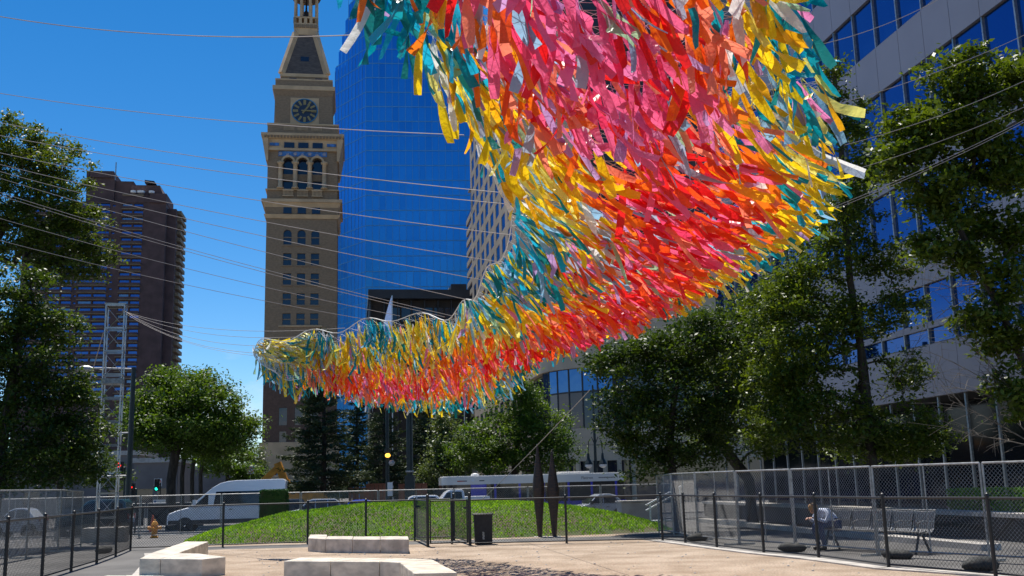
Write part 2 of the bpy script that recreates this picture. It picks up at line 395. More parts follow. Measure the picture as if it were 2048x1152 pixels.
# ================================================================== BUILDINGS
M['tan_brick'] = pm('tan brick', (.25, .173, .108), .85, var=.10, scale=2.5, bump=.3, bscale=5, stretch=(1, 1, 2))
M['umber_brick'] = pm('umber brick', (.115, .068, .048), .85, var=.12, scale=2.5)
M['terracotta'] = pm('cream terracotta', (.52, .36, .21), .7, var=.12, scale=.5)
M['slate'] = pm('slate roof', (.10, .075, .06), .7, var=.25, scale=1.2, stretch=(1, 1, 4))
M['dim_glass'] = glass('dim window glass', (.012, .018, .04), .05, 0, 1.6, .01)
M['blue_tile'] = pm('blue glazed tile', (.05, .16, .42), .35, var=.35, scale=2)
M['lav_tile'] = pm('pale lilac tile', (.30, .30, .38), .5, var=.1)
M['clock_dark'] = pm('clock dial', (.012, .025, .055), .4, var=.2)
M['clock_gold'] = pm('clock gilding', (.27, .21, .09), .5, .2, var=.1)
M['clock_ring'] = pm('clock rim', (.03, .2, .36), .4, var=.1)
def clock_tower():
    D = 175.0; base = P(597, 985, D) + A(0, 6.0); base.z = -1.0
    t = thing('clock_tower', 'tall tan brick clock tower with cornices, arcade and pyramid roof', 'clock tower', base, AX)
    Zp = lambda y: P(598, y, D).z + 1.0
    Wd = lambda x0, x1, y: (x1 - x0) * mpp(y, D) / 2
    hw = Wd(527, 666, 440); dp = hw
    k = lambda px, y: (px - 596.5) * mpp(y, D)
    B, C, S = M['tan_brick'], M['terracotta'], M['slate']
    def blk(name, x0, x1, y0, y1, m, x0b=None, x1b=None):
        w1 = Wd(x0, x1, y0); w0 = w1 if x0b is None else Wd(x0b, x1b, y1)
        mb = MB(); mb.frus(w0, w0, Zp(y1), w1, w1, Zp(y0)); return mb.obj(name, m, t)
    # shaft: front with real openings, other faces plain
    z0, z1 = 0, Zp(437); rows = [(460, 490, 1), (507, 531, 0), (547, 570, 0), (587, 610, 0), (627, 650, 0)]
    ops, arch, panes = [], [], []
    for (ya, yb, ar) in rows:
        for xc in (568.5, 596, 623):
            if ar: arch.append(len(ops))
            x0 = k(xc - 8, ya); x1 = k(xc + 8, ya); ops.append((x0, x1, Zp(yb), Zp(ya)))
    for (ya, yb, xc, w) in ((815, 850, 564, 8), (815, 850, 595, 8), (815, 850, 625, 8), (862, 884, 564, 7), (862, 884, 595, 7), (862, 884, 625, 7)):
        ops.append((k(xc - w, ya), k(xc + w, ya), Zp(yb), Zp(ya)))
    arch.append(len(ops)); ops.append((k(563, 930), k(632, 930), .6, Zp(893)))
    mb = MB(); zs = Zp(735)
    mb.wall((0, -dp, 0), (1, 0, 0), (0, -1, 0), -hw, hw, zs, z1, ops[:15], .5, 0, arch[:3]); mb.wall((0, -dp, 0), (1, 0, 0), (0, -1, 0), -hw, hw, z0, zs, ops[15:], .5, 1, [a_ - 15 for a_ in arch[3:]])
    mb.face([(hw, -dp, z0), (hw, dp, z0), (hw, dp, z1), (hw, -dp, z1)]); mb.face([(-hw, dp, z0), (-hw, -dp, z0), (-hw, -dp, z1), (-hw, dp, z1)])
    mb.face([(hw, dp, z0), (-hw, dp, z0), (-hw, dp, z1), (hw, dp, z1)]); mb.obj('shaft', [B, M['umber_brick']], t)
    for i, (a, b, c, d) in enumerate(ops):
        mb = MB(); mb.box(a, b, -dp + .34, -dp + .38, c, d); w = mb.obj('window', M['dim_glass'], t)
        if i < 15:
            mb = MB(); mb.box(a, b, -dp + .24, -dp + .335, (c + d) / 2 - .09, (c + d) / 2 + .09); mb.obj('sash_rail', B, w)
            mb = MB(); mb.box(a - .25, b + .25, -dp - .18, -dp + .1, c - .25, c - .02); mb.obj('sill', B, w)
    mb = MB(); mb.box(k(553, 652), k(639, 652), -dp - .25, -dp + .05, Zp(654), Zp(651.5)); mb.obj('ledge', C, t)
    mb = MB(); mb.frus(hw + .5, hw + .5, 0, hw + .42, hw + .42, Zp(884)); mb.obj('stone_base', C, t)
    # lower cornice, windows under it
    blk('cornice', 518, 676, 401, 407, C); blk('cornice_bed', 521, 673, 407, 416, C, 524, 669)
    blk('frieze', 524, 669, 416, 431, B, 526, 667); blk('lintel_band', 522, 671, 430.5, 438, C, 525, 668)
    wf = Wd(524, 669, 416)
    for xc in (568, 596, 624):
        mb = MB(); mb.box(k(xc - 8, 420), k(xc + 8, 420), -wf - .06, -wf + .3, Zp(428.5), Zp(416.5)); mb.obj('window', M['dim_glass'], t)
    # arcade storey
    za, zb = Zp(401), Zp(303); w2 = Wd(528, 665.5, 360)
    ops = []; arch = []
    for xc in (568, 596.5, 625):
        ops.append((k(xc - 10, 330), k(xc + 10, 330), Zp(379), Zp(316))); arch.append(len(ops) - 1)
    mb = MB(); mb.wall((0, -w2, 0), (1, 0, 0), (0, -1, 0), -w2, w2, za, zb, ops, 1.3, 0, arch)
    mb.face([(w2, -w2, za), (w2, w2, za), (w2, w2, zb), (w2, -w2, zb)]); mb.face([(-w2, w2, za), (-w2, -w2, za), (-w2, -w2, zb), (-w2, w2, zb)])
    mb.face([(w2, w2, za), (-w2, w2, za), (-w2, w2, zb), (w2, w2, zb)]); mb.obj('arcade_wall', B, t)
    for (a, b, c, d) in ops:
        mb = MB(); mb.box(a, b, -w2 + 1.1, -w2 + 1.2, c, d); w = mb.obj('window', M['dim_glass'], t)
        mb = MB(); zm = Zp(353); mb.box(a, b, -w2 + .7, -w2 + 1.08, zm - .7, zm + .55); mb.obj('transom_panel', B, w)
    for xc in (553.5, 582.3, 610.8, 639.5):
        mb = MB(); x = k(xc, 350); mb.lathe([(.62, Zp(379)), (.62, Zp(377)), (.42, Zp(376)), (.38, Zp(331)), (.62, Zp(329)), (.66, Zp(326))], 12, (x, -w2 - .35, 0)); mb.obj('column', C, t, smooth_=True)
    for xc in (568, 596.5, 625):       # arch rings
        mb = MB(); x = k(xc, 330); ro = k(596.5 + 14.2, 330); ri = k(596.5 + 10.3, 330); zc = Zp(326)
        for j in range(12):
            t0, t1 = math.pi * j / 12, math.pi * (j + 1) / 12
            pts = lambda r, tt: (x + r * math.cos(tt), zc + r * math.sin(tt))
            a, b, c, d = pts(ri, t0), pts(ro, t0), pts(ro, t1), pts(ri, t1)
            mb.hexa([(a[0], -w2 - .3, a[1]), (b[0], -w2 - .3, b[1]), (c[0], -w2 - .3, c[1]), (d[0], -w2 - .3, d[1])],
                    [(a[0], -w2 + .05, a[1]), (b[0], -w2 + .05, b[1]), (c[0], -w2 + .05, c[1]), (d[0], -w2 + .05, d[1])])
        mb.obj('arch_ring', C, t)
    mb = MB(); mb.box(k(549, 307), k(644, 307), -w2 - .12, -w2 + .02, Zp(314), Zp(304)); p = mb.obj('tile_frieze', M['blue_tile'], t)
    for i in range(7):
        mb = MB(); x = k(553 + i * 14.3, 308); zz = Zp(309)
        mb.lathe([(.02, -.14), (.26, -.08), (.34, 0), (.26, .08), (.02, .14)], 8, (x, -w2 - .16, zz - .25 * (i % 2)), axis='y'); mb.obj('rosette', M['lav_tile'], p)
    for i in range(3):                 # balustrade under the arcade
        x0 = k(559 + i * 28.4, 390); mb = MB()
        for j in range(8): mb.box(x0 + j * .23, x0 + j * .23 + .11, -w2 - .42, -w2 - .3, Zp(393), Zp(383.5))
        mb.box(x0 - .1, x0 + 1.85, -w2 - .5, -w2 - .25, Zp(383.5), Zp(381.5)); mb.box(x0 - .1, x0 + 1.85, -w2 - .5, -w2 - .25, Zp(394.6), Zp(393)); mb.obj('balustrade', C, t)
    mb = MB(); mb.frus(w2 + .3, w2 + .3, Zp(381.6), w2 + .3, w2 + .3, Zp(379.6)); mb.obj('string_course', C, t)
    # great cornice and its frieze
    blk('cornice', 517, 679, 271, 276, C); blk('cornice_bed', 519, 677, 276, 281, C, 521, 675)
    wc = Wd(517, 679, 276)
    for i in range(24):
        mb = MB(); x = -wc + .7 + i * (2 * wc - 1.4) / 23; mb.box(x - .16, x + .16, -wc - .02, -wc + .5, Zp(280), Zp(276.3)); mb.obj('bracket', B, t)
    blk('frieze', 524, 669, 281, 303, C, 526, 667); wf = Wd(524, 669, 290)
    blk('lintel_band', 522, 671, 299, 303.5, C)
    for xc in (570, 597.5, 625.5):
        mb = MB(); mb.box(k(xc - 10, 292), k(xc + 10, 292), -wf - .08, -wf + .3, Zp(298), Zp(287.5)); mb.obj('window', M['dim_glass'], t)
    for xc in (541, 653):
        mb = MB(); mb.box(k(xc - 9, 292), k(xc + 9, 292), -wf - .1, -wf + .2, Zp(294.5), Zp(289)); mb.obj('tile_panel', M['blue_tile'], t)
    for sx in (-1, 1):
        mb = MB(); x = sx * Wd(521, 675, 285); mb.hexa([(x - sx * .9, -wc + .5, Zp(324)), (x - sx * .5, -wc + .5, Zp(324)), (x - sx * .5, wc - .5, Zp(324)), (x - sx * .9, wc - .5, Zp(324))],
             [(x - sx * .9, -wc + .3, Zp(281)), (x + sx * .2, -wc + .3, Zp(281)), (x + sx * .2, wc - .3, Zp(281)), (x - sx * .9, wc - .3, Zp(281))]); mb.obj('side_corbel', C, t)
    blk('parapet', 529, 668, 250, 272, B); blk('parapet_coping', 528, 669, 248.6, 251.5, C)
    wp = Wd(529, 668, 258)
    for i in range(3):
        x0 = k(559 + i * 27, 258); mb = MB()
        for j in range(9): mb.box(x0 + j * .21, x0 + j * .21 + .1, -wp - .1, -wp + .02, Zp(262), Zp(254))
        mb.obj('balustrade', C, t)
    blk('clock_stage', 543, 656, 187, 250, B, 541.5, 657.5); blk('cornice', 538, 661, 170, 178, C); blk('cornice_bed', 539, 660, 178, 188, B, 542, 656)
    blk('attic', 543.5, 656, 156, 171, B); blk('attic_coping', 543, 656.5, 154.6, 157.5, C)
    blk('roof_drum', 553, 646, 140, 155, B); blk('roof_drum_coping', 551.5, 647.5, 140.5, 147, C)
    wb = Wd(553, 646, 150)
    for xc in (574, 625):
        mb = MB(); mb.box(k(xc - 7, 150), k(xc + 7, 150), -wb - .06, -wb + .2, Zp(153.5), Zp(149)); mb.obj('window', M['dim_glass'], t)
    rf = blk('pyramid_roof', 581, 620, 47, 141, S, 554, 645)
    for sx in (-1, 1):
        mb = MB(); mb.beam((sx * Wd(554, 645, 141), -Wd(554, 645, 141), Zp(141)), (sx * Wd(581, 620, 47), -Wd(581, 620, 47), Zp(47)), .9, .9); mb.obj('ridge', C, rf)
    yy = 112; ws = Wd(565, 634, yy); mb = MB(); mb.box(-.75, .75, -ws - .25, -ws + .6, Zp(121), Zp(102)); mb.obj('dormer_window', M['dim_glass'], rf)
    # lantern with its bell
    blk('lantern_corbel', 577, 624.5, 28, 38, C); blk('lantern_bed', 577, 624.5, 38, 51, C, 578.5, 622)
    wl = Wd(577, 624.5, 30)
    for i in range(6):
        mb = MB(); x = -wl + .4 + i * (2 * wl - .8) / 5; mb.box(x - .28, x + .28, -wl - .16, -wl + .1, Zp(38), Zp(31)); mb.obj('bracket', B, t)
    mb = MB()
    for f in range(4):
        for i in range(5):
            x = -wl + .2 + i * (2 * wl - .4) / 4
            pos = [(x, -wl + .2), (wl - .2, x), (x, wl - .2), (-wl + .2, x)][f]; mb.box(pos[0] - .28, pos[0] + .28, pos[1] - .18, pos[1] + .18, Zp(28), Zp(17))
    mb.obj('parapet_post', C, t)
    blk('parapet_rail', 577.5, 624, 14.5, 17.5, C)
    for i in range(8):
        an = 2 * math.pi * (i + .5) / 8; mb = MB(); mb.lathe([(.3, Zp(14)), (.26, Zp(-30)), (.34, Zp(-31))], 8, (2.1 * math.cos(an), 2.1 * math.sin(an), 0)); mb.obj('lantern_column', C, t)
    mb = MB(); z = Zp(9); mb.lathe([(1.0, z - .6), (.95, z - .3), (.62, z + .5), (.5, z + 1.2), (.2, z + 1.6), (.08, z + 4)], 14); mb.obj('bell', M['bronze'], t, smooth_=True)
    mb = MB(); mb.lathe([(2.7, Zp(-31)), (2.7, Zp(-35)), (1.6, Zp(-45)), (.1, Zp(-62))], 12); mb.obj('lantern_cap', S, t)
    # the clock
    wcl = Wd(543, 656, 220); cz = Zp(219.5); cx = k(598.5, 220); r = 26 * mpp(220, D)
    mb = MB(); mb.box(cx - r * 1.08, cx + r * 1.08, -wcl - .12, -wcl + .2, cz - r * 1.08, cz + r * 1.08); mb.obj('clock_surround', C, t)
    dial = MB(); dial.lathe([(r * .97, -.06), (r * .97, .06)], 48, (cx, -wcl - .2, cz), axis='y'); dl = dial.obj('clock_face', M['clock_dark'], t)
    ring = MB()
    for j in range(48):
        t0, t1 = 2 * math.pi * j / 48, 2 * math.pi * (j + 1) / 48
        for (ri, ro, yy, m_) in ((r * .94, r, -wcl - .34, 0),):
            a, b, c, d = [(cx + rr * math.sin(tt), cz + rr * math.cos(tt)) for rr, tt in ((ri, t0), (ro, t0), (ro, t1), (ri, t1))]
            ring.hexa([(a[0], yy, a[1]), (b[0], yy, b[1]), (c[0], yy, c[1]), (d[0], yy, d[1])], [(a[0], yy + .2, a[1]), (b[0], yy + .2, b[1]), (c[0], yy + .2, c[1]), (d[0], yy + .2, d[1])])
    ring.obj('rim', M['clock_ring'], dl)
    for h in range(12):
        an = 2 * math.pi * h / 12; mb = MB(); di = Vector((math.sin(an), 0, math.cos(an)))
        o = Vector((cx, -wcl - .3, cz)); mb.beam(o + di * r * .50, o + di * r * .9, .07 * r * (2.2 if h % 3 else 2.8), .06, up=(0, -1, 0)); mb.obj('hour_mark', M['clock_gold'], dl)
    for nm, an, ln_, w in (('hour_hand', R(37), .62, .13), ('minute_hand', R(91), .86, .1)):
        di = Vector((math.sin(an), 0, math.cos(an))); o = Vector((cx, -wcl - (.42 if nm[0] == 'h' else .5), cz)); mb = MB(); mb.beam(o - di * r * .25, o + di * r * ln_, w * r, .06, up=(0, -1, 0)); mb.obj(nm, M['clock_gold'], dl)
clock_tower()

# ------------------------------------------------------------------ blue glass tower behind it
M['blue_glass'] = glass('blue mirror glass', (.032, .285, .68), .3, .9, 1.5, .06, .12)
M['blue_glass2'] = glass('blue mirror glass paler', (.036, .30, .70), .3, .9, 1.5, .06, .12)
M['blue_glass3'] = glass('blue mirror glass deeper', (.028, .26, .64), .3, .9, 1.5, .06, .12)
M['blue_mull'] = pm('blue mullion', (.10, .34, .62), .5, .3, var=.1)
def glass_tower():
    D = 260.0
    t = thing('glass_tower', 'tall faceted blue mirror glass office tower behind the clock tower', 'office tower', P(800, 985, D), 0)
    t.location.z = gz(90)
    o = t.location.copy(); q = lambda px, py, Y: P(px, py, Y) - o
    # plan: three facets; (x at the foot, depth)
    xs = [(P(651, 576, D).x - o.x, 12.0), (P(731, 576, D).x - o.x, 0.0), (P(975, 576, D).x - o.x, 3.0)]
    zt = P(800, -70, D).z - o.z; zb = 0; zl = P(654, 108, D).z - o.z
    fl = 4.1; nf = int((zt - zb) / fl); core = MB()
    pts = [Vector((a, b, 0)) for a, b in xs]; back = [Vector((pts[2].x, 40, 0)), Vector((pts[0].x, 40, 0))]
    core.slab([p + Vector((0, .6, 0)) for p in pts] + back, zb, zl)
    top = P(695, -20, D).x - o.x; core.slab([Vector((top, 9.0, 0)), pts[1] + Vector((0, .6, 0)), pts[2] + Vector((0, .6, 0)), back[0], Vector((top, 40, 0))], zl, zt)
    core.obj('core', M['blue_glass3'], t)
    rnd = random.Random(3); V = [[], [], []]; mull = MB()
    cand = []
    for fi in range(2):
        a, b = pts[fi], pts[fi + 1]; L_ = (b - a).length; ux = (b - a).normalized(); nb = max(4, round(L_ / 1.75)); w = L_ / nb
        nrm = Vector((ux.y, -ux.x, 0))
        for j in range(nf):
            z0 = j * fl + .12; z1 = (j + 1) * fl - .12; zc = (z0 + z1) / 2
            # bevelled top-left corner
            cut = 0
            if zc > zl: cut = (zc - zl) / max(.1, (P(678, 33, D).z - o.z - zl)) * (P(678, 33, D).x - P(654, 108, D).x)
            for i in range(nb):
                x0 = i * w + .06; x1 = (i + 1) * w - .06
                if fi == 0 and (a + ux * x0).x < xs[0][0] + cut: continue
                tl = rnd.gauss(0, .004); tb = rnd.gauss(0, .004)
                p = [a + ux * x0 + nrm * (tl), a + ux * x1 - nrm * tl, a + ux * x1 - nrm * (tl - tb), a + ux * x0 + nrm * (tl + tb)]
                f = [(p[0].x, p[0].y, z0), (p[1].x, p[1].y, z0), (p[2].x, p[2].y, z1), (p[3].x, p[3].y, z1)]
                g = 0 if rnd.random() < .66 else (1 if rnd.random() < .6 else 2)
                cand.append((f, g))
        for j in range(nf + 1):
            c0 = 0
            if fi == 0 and j * fl > zl: c0 = (j * fl - zl) / max(.1, (P(678, 33, D).z - o.z - zl)) * (P(678, 33, D).x - P(654, 108, D).x) / max(.2, ux.x)
            if c0 < L_ - 1: mull.beam(a + ux * c0 + nrm * .02 + Vector((0, 0, j * fl)), b + nrm * .02 + Vector((0, 0, j * fl)), .1, .2)
        for i in range(0, nb + 1):
            if fi == 0 and i < 4: mull.beam(a + ux * (i * w) + nrm * .03, a + ux * (i * w) + nrm * .03 + Vector((0, 0, zl)), .12, .1)
            else: mull.beam(a + ux * (i * w) + nrm * .03, a + ux * (i * w) + nrm * .03 + Vector((0, 0, nf * fl)), .12, .1)
    mull.obj('mullions', M['blue_mull'], t)
    mats = [M['blue_glass'], M['blue_glass2'], M['blue_glass3']]
    mid = sorted(range(len(cand)), key=lambda i: abs(cand[i][0][0][2] - 85) + abs(cand[i][0][0][0] + 2) * .8)
    single = set(mid[:300]); rest = MB()
    for i, (f, g) in enumerate(cand):
        if i in single:
            mb = MB(); mb.face(f); mb.obj('pane', mats[g], t)
        else: rest.face(f, g)
    r_ = rest.obj('panes', mats, t); r_['kind'] = 'stuff'
glass_tower()

# ------------------------------------------------------------------ dark low block with roof overhang
M['dark_stone'] = pm('dark stone cladding', (.018, .02, .028), .4, var=.25, scale=.3)
M['dark_brown'] = pm('dark brown cladding', (.035, .027, .022), .6, var=.25, scale=.4)
def dark_block():
    D = 215.0; t = thing('office_block', 'low near-black office block with flat overhanging roof beside the glass tower', 'building', P(850, 985, D), AX); t.location.z = gz(90)
    o = t.location.z; z = lambda y, x=840: P(x, y, D).z - o; m = mpp(600, D); x = lambda px: (px - 850) * m
    mb = MB(); mb.box(x(741), x(965), 0, 30, z(597), z(579)); mb.obj('roof_slab', M['dark_stone'], t)
    mb = MB(); mb.box(x(744), x(960), 2.5, 28, 0, z(597)); mb.obj('wall', M['dark_brown'], t)
    for i in range(7):
        mb = MB(); mb.box(x(786 + i * 22), x(786 + i * 22 + 18), 2.3, 2.6, z(640), z(612)); mb.obj('window', M['dim_glass'], t)
    for i in range(8):
        mb = MB(); mb.box(x(745 + i * 27), x(747 + i * 27), 1.4, 2.45, 0, z(597) - .02); mb.obj('pilaster', M['dark_stone'], t)
    mb = MB(); mb.box(x(912), x(944), 6, 20, z(579), z(557)); mb.obj('penthouse', M['dark_stone'], t)
    mb = MB(); mb.box(x(908), x(912), 7, 12, z(579), z(563)); mb.obj('vent_shaft', M['concrete'], t)
    for i, (px, py0, py1, w, mt) in enumerate(((784, 591, 700, 32, 'sail_white'), (926, 606, 690, 16, 'sail_green'))):
        D2 = 150.0; p0 = P(px, py1, D2); p1 = P(px, py0, D2)
        s = thing('sail_banner', ['pale blue triangular sail banner in front of the dark office block', 'small green triangular sail banner near the beige tower'][i], 'banner', (p0.x, p0.y, gz(90)))
        mb = MB(); mb.tube([(0.05, 0, 0), (.05, 0, p1.z - gz(90))], .09, 8); mb.obj('mast', M['alu'], s)
        wm = w * mpp(600, D2); h1 = p1.z - gz(90); h0 = p0.z - gz(90) - 1.5; n = 8; mb = MB()
        for j in range(n):
            a, b = j / n, (j + 1) / n
            xa, xb = -wm * (1 - a) ** .85, -wm * (1 - b) ** .85; za, zb = h0 + (h1 - h0) * a, h0 + (h1 - h0) * b
            mb.face([(xa, -.3 * math.sin(a * 3), za), (0, 0, za), (0, 0, zb), (xb, -.3 * math.sin(b * 3), zb)])
        mb.obj('sail', M[mt], s)
M['sail_white'] = fabric('pale blue sail cloth', (.42, .55, .85), .3); M['sail_green'] = fabric('green sail cloth', (.02, .42, .12), .3)
dark_block()

# ------------------------------------------------------------------ brown balcony high-rise on the left
M['brown_brick'] = pm('dark brown brick', (.105, .060, .054), .85, var=.18, scale=.35, bump=.3, bscale=3)
M['balcony'] = pm('tan balcony edge', (.24, .17, .10), .8, var=.15, scale=1)
M['win_blue'] = glass('window reflecting sky', (.05, .14, .40), .06, .55, 1.6, .04, .3)
M['win_blue_pale'] = glass('window with pale blind', (.16, .26, .42), .12, .4, 1.6, .04, .3)
def highrise():
    D = 300.0; base = P(170, 985, D); base.z = gz(90)
    t = thing('apartment_tower', 'dark brown brick apartment high-rise with rows of balconies and stepped roof', 'apartment tower', base, AX)
    o = base.z; m = mpp(600, D); z = lambda y: P(280, y, D).z - o; x = lambda px: (px - 218) * m; dep = 17.0
    B = M['brown_brick']; zt = z(402)
    bays = [(84, 122), (128, 172), (184, 238), (262, 303)]; fh = (z(402) - z(800)) / 28
    fl = [z(800) + i * fh for i in range(28)]
    ops = [(x(a), x(b), f + .3, f + fh - .3) for f in fl for (a, b) in bays]
    slim = [(x(243), x(249), f + .9, f + fh - .7) for f in fl] + [(x(176), x(181), f + .9, f + fh - .7) for f in fl]
    mb = MB(); mb.wall((0, 0, 0), (1, 0, 0), (0, -1, 0), x(75), x(348), 0, zt, ops + slim, .75)
    mb.face([(x(348), 0, 0), (x(348), dep, 0), (x(348), dep, zt), (x(348), 0, zt)]); mb.face([(x(75), dep, 0), (x(75), 0, 0), (x(75), 0, zt), (x(75), dep, zt)])
    mb.face([(x(348), dep, 0), (x(75), dep, 0), (x(75), dep, zt), (x(348), dep, zt)]); mb.face([(x(75), 0, zt), (x(348), 0, zt), (x(348), dep, zt), (x(75), dep, zt)])
    mb.obj('wall', B, t)
    rnd = random.Random(5)
    for (a, b, c, d) in ops:
        mid = (a + b) / 2 + .1
        for (p, q) in ((a, mid - .22), (mid + .22, b)):
            mb = MB(); mb.box(p, q, .6, .7, c, d); mb.obj('window', M['win_blue_pale'] if rnd.random() < .14 else M['win_blue'], t)
        mb = MB(); mb.box(mid - .22, mid + .22, .1, .65, c, d); mb.obj('divider', B, t)
        mb = MB(); mb.box(a - .15, b + .15, -.55, .4, c - .36, c - .1); s_ = mb.obj('balcony', M['balcony'], t)
        mb = MB(); mb.box(a + .02, b - .02, -.45, -.38, c - .09, c + .62); mb.obj('balcony_rail', B, s_)
    for (a, b, c, d) in slim:
        mb = MB(); mb.box(a, b, .5, .6, c, d); mb.obj('window', M['win_blue_pale'] if rnd.random() < .3 else M['win_blue'], t)
    mb = MB(); mb.box(x(316), x(349), -.6, dep * .7, zt, z(384)); mb.obj('roof_block', B, t)
    mb = MB(); mb.box(x(262), x(316), -.2, dep * .6, zt, z(391)); mb.obj('roof_block', B, t)
    mb = MB(); mb.box(x(262), x(304), -.5, 0, z(389), z(386)); mb.obj('terrace_edge', M['balcony'], t)
    # side wing with its own balconies
    mb = MB(); mb.box(x(348) + .02, x(348) + 2.6, 3, dep - 1, 0, zt - 1); sw = mb.obj('side_wing', B, t)
    for f in fl:
        mb = MB(); mb.box(x(348) + 2.6, x(348) + 3.8, 5, dep - 2, f, f + 1.1); mb.obj('balcony', M['balcony'], sw)
    for nm, xa, xb, ya, yb, d0, d1 in (('penthouse', 187, 242, 350, 404, 2, 14), ('penthouse_top', 187, 240, 337, 350, 1.4, 15), ('lift_house', 242, 278, 354, 404, 3, 13), ('plant_room', 275, 332, 363, 404, 2, 12)):
        mb = MB(); mb.box(x(xa), x(xb), d0, d1, z(yb), z(ya)); mb.obj(nm, B, t)
    mb = MB(); mb.prism([(x(332), z(384)), (x(340), z(384)), (x(332), z(364))], 2, 12); mb.obj('plant_room_slope', B, t)
    mb = MB(); mb.hexa([(x(303), 1, z(361)), (x(325), 1, z(361)), (x(325), 10, z(361)), (x(305), 10, z(361))], [(x(303), .5, z(355)), (x(322), .5, z(357)), (x(322), 9, z(357)), (x(303), 9, z(355))]); mb.obj('louvre', M['dark_stone'], t)
    mb = MB(); mb.tube([(x(243), 2, z(354)), (x(243), 2, z(318))], .18, 6); mb.obj('antenna', M['galv'], t)
    for i, px in enumerate((282, 295, 299, 318)):
        mb = MB(); mb.lathe([(.1, 0), (.8, .2), (.9, .8), (.2, 1.0)], 8, (x(px), 0.4, z(383))); mb.obj('roof_fan', M['white_paint'], t)
highrise()

# ------------------------------------------------------------------ beige tower and its round-cornered podium
M['beige'] = pm('beige precast concrete', (.47, .37, .265), .8, var=.1, scale=.25, coords='World')
M['joint'] = pm('dark joint', (.10, .085, .07), .9, var=.1)
def from_street(t, lat, along): return A(lat, along) - t.location
def beige_tower():
    t = thing('beige_tower', 'beige concrete tower with gridded blue windows rising behind the streamers', 'office tower', A(24, 203, gz(90)), AX)
    # local: x = lateral, y = along (0 at far end, negative towards the camera)
    H = 73.0; L_ = 56.0; bay = 6.6; fh = 3.72; nb = 8; nf = 19
    ops = [(2.6 + i * bay + .0, 2.6 + i * bay + 3.9, 1 + j * fh + .9, 1 + j * fh + 3.35) for j in range(nf) for i in range(nb)]
    mb = MB(); mb.wall((0, 0, 0), (0, -1, 0), (-1, 0, 0), 0, L_, 0, H, ops, .12)
    mb.face([(0, -L_, 0), (11, -L_, 0), (11, -L_, H), (0, -L_, H)]); mb.face([(11, 0, 0), (0, 0, 0), (0, 0, H), (11, 0, H)]); mb.face([(0, 0, H), (0, -L_, H), (11, -L_, H), (11, 0, H)]); mb.face([(11, -L_, 0), (11, 0, 0), (11, 0, H), (11, -L_, H)])
    mb.obj('wall', M['beige'], t)
    for (a, b, c, d) in ops:
        mb = MB(); mb.box(.06, .1, -b, -a, c, d); w = mb.obj('window', M['win_street'], t)
    # striped glazed end stair
    for j in range(26):
        mb = MB(); z0 = j * 2.35; mb.box(.9, 8, .02, 17, z0, z0 + 1.15); mb.obj('stair_band', M['beige'], t)
        mb = MB(); mb.box(1.1, 7.8, .03, 16.8, z0 + 1.15, z0 + 2.35); mb.obj('stair_glass', M['win_street'], t)
    mb = MB(); mb.box(-.4, 3, -1.0, 1.2, 62, 62.4); mb.obj('roof_bracket', M['galv'], t)
M['win_street'] = glass('street window glass', (.04, .14, .33), .06, .75, 1.6, .03, .3)
beige_tower()
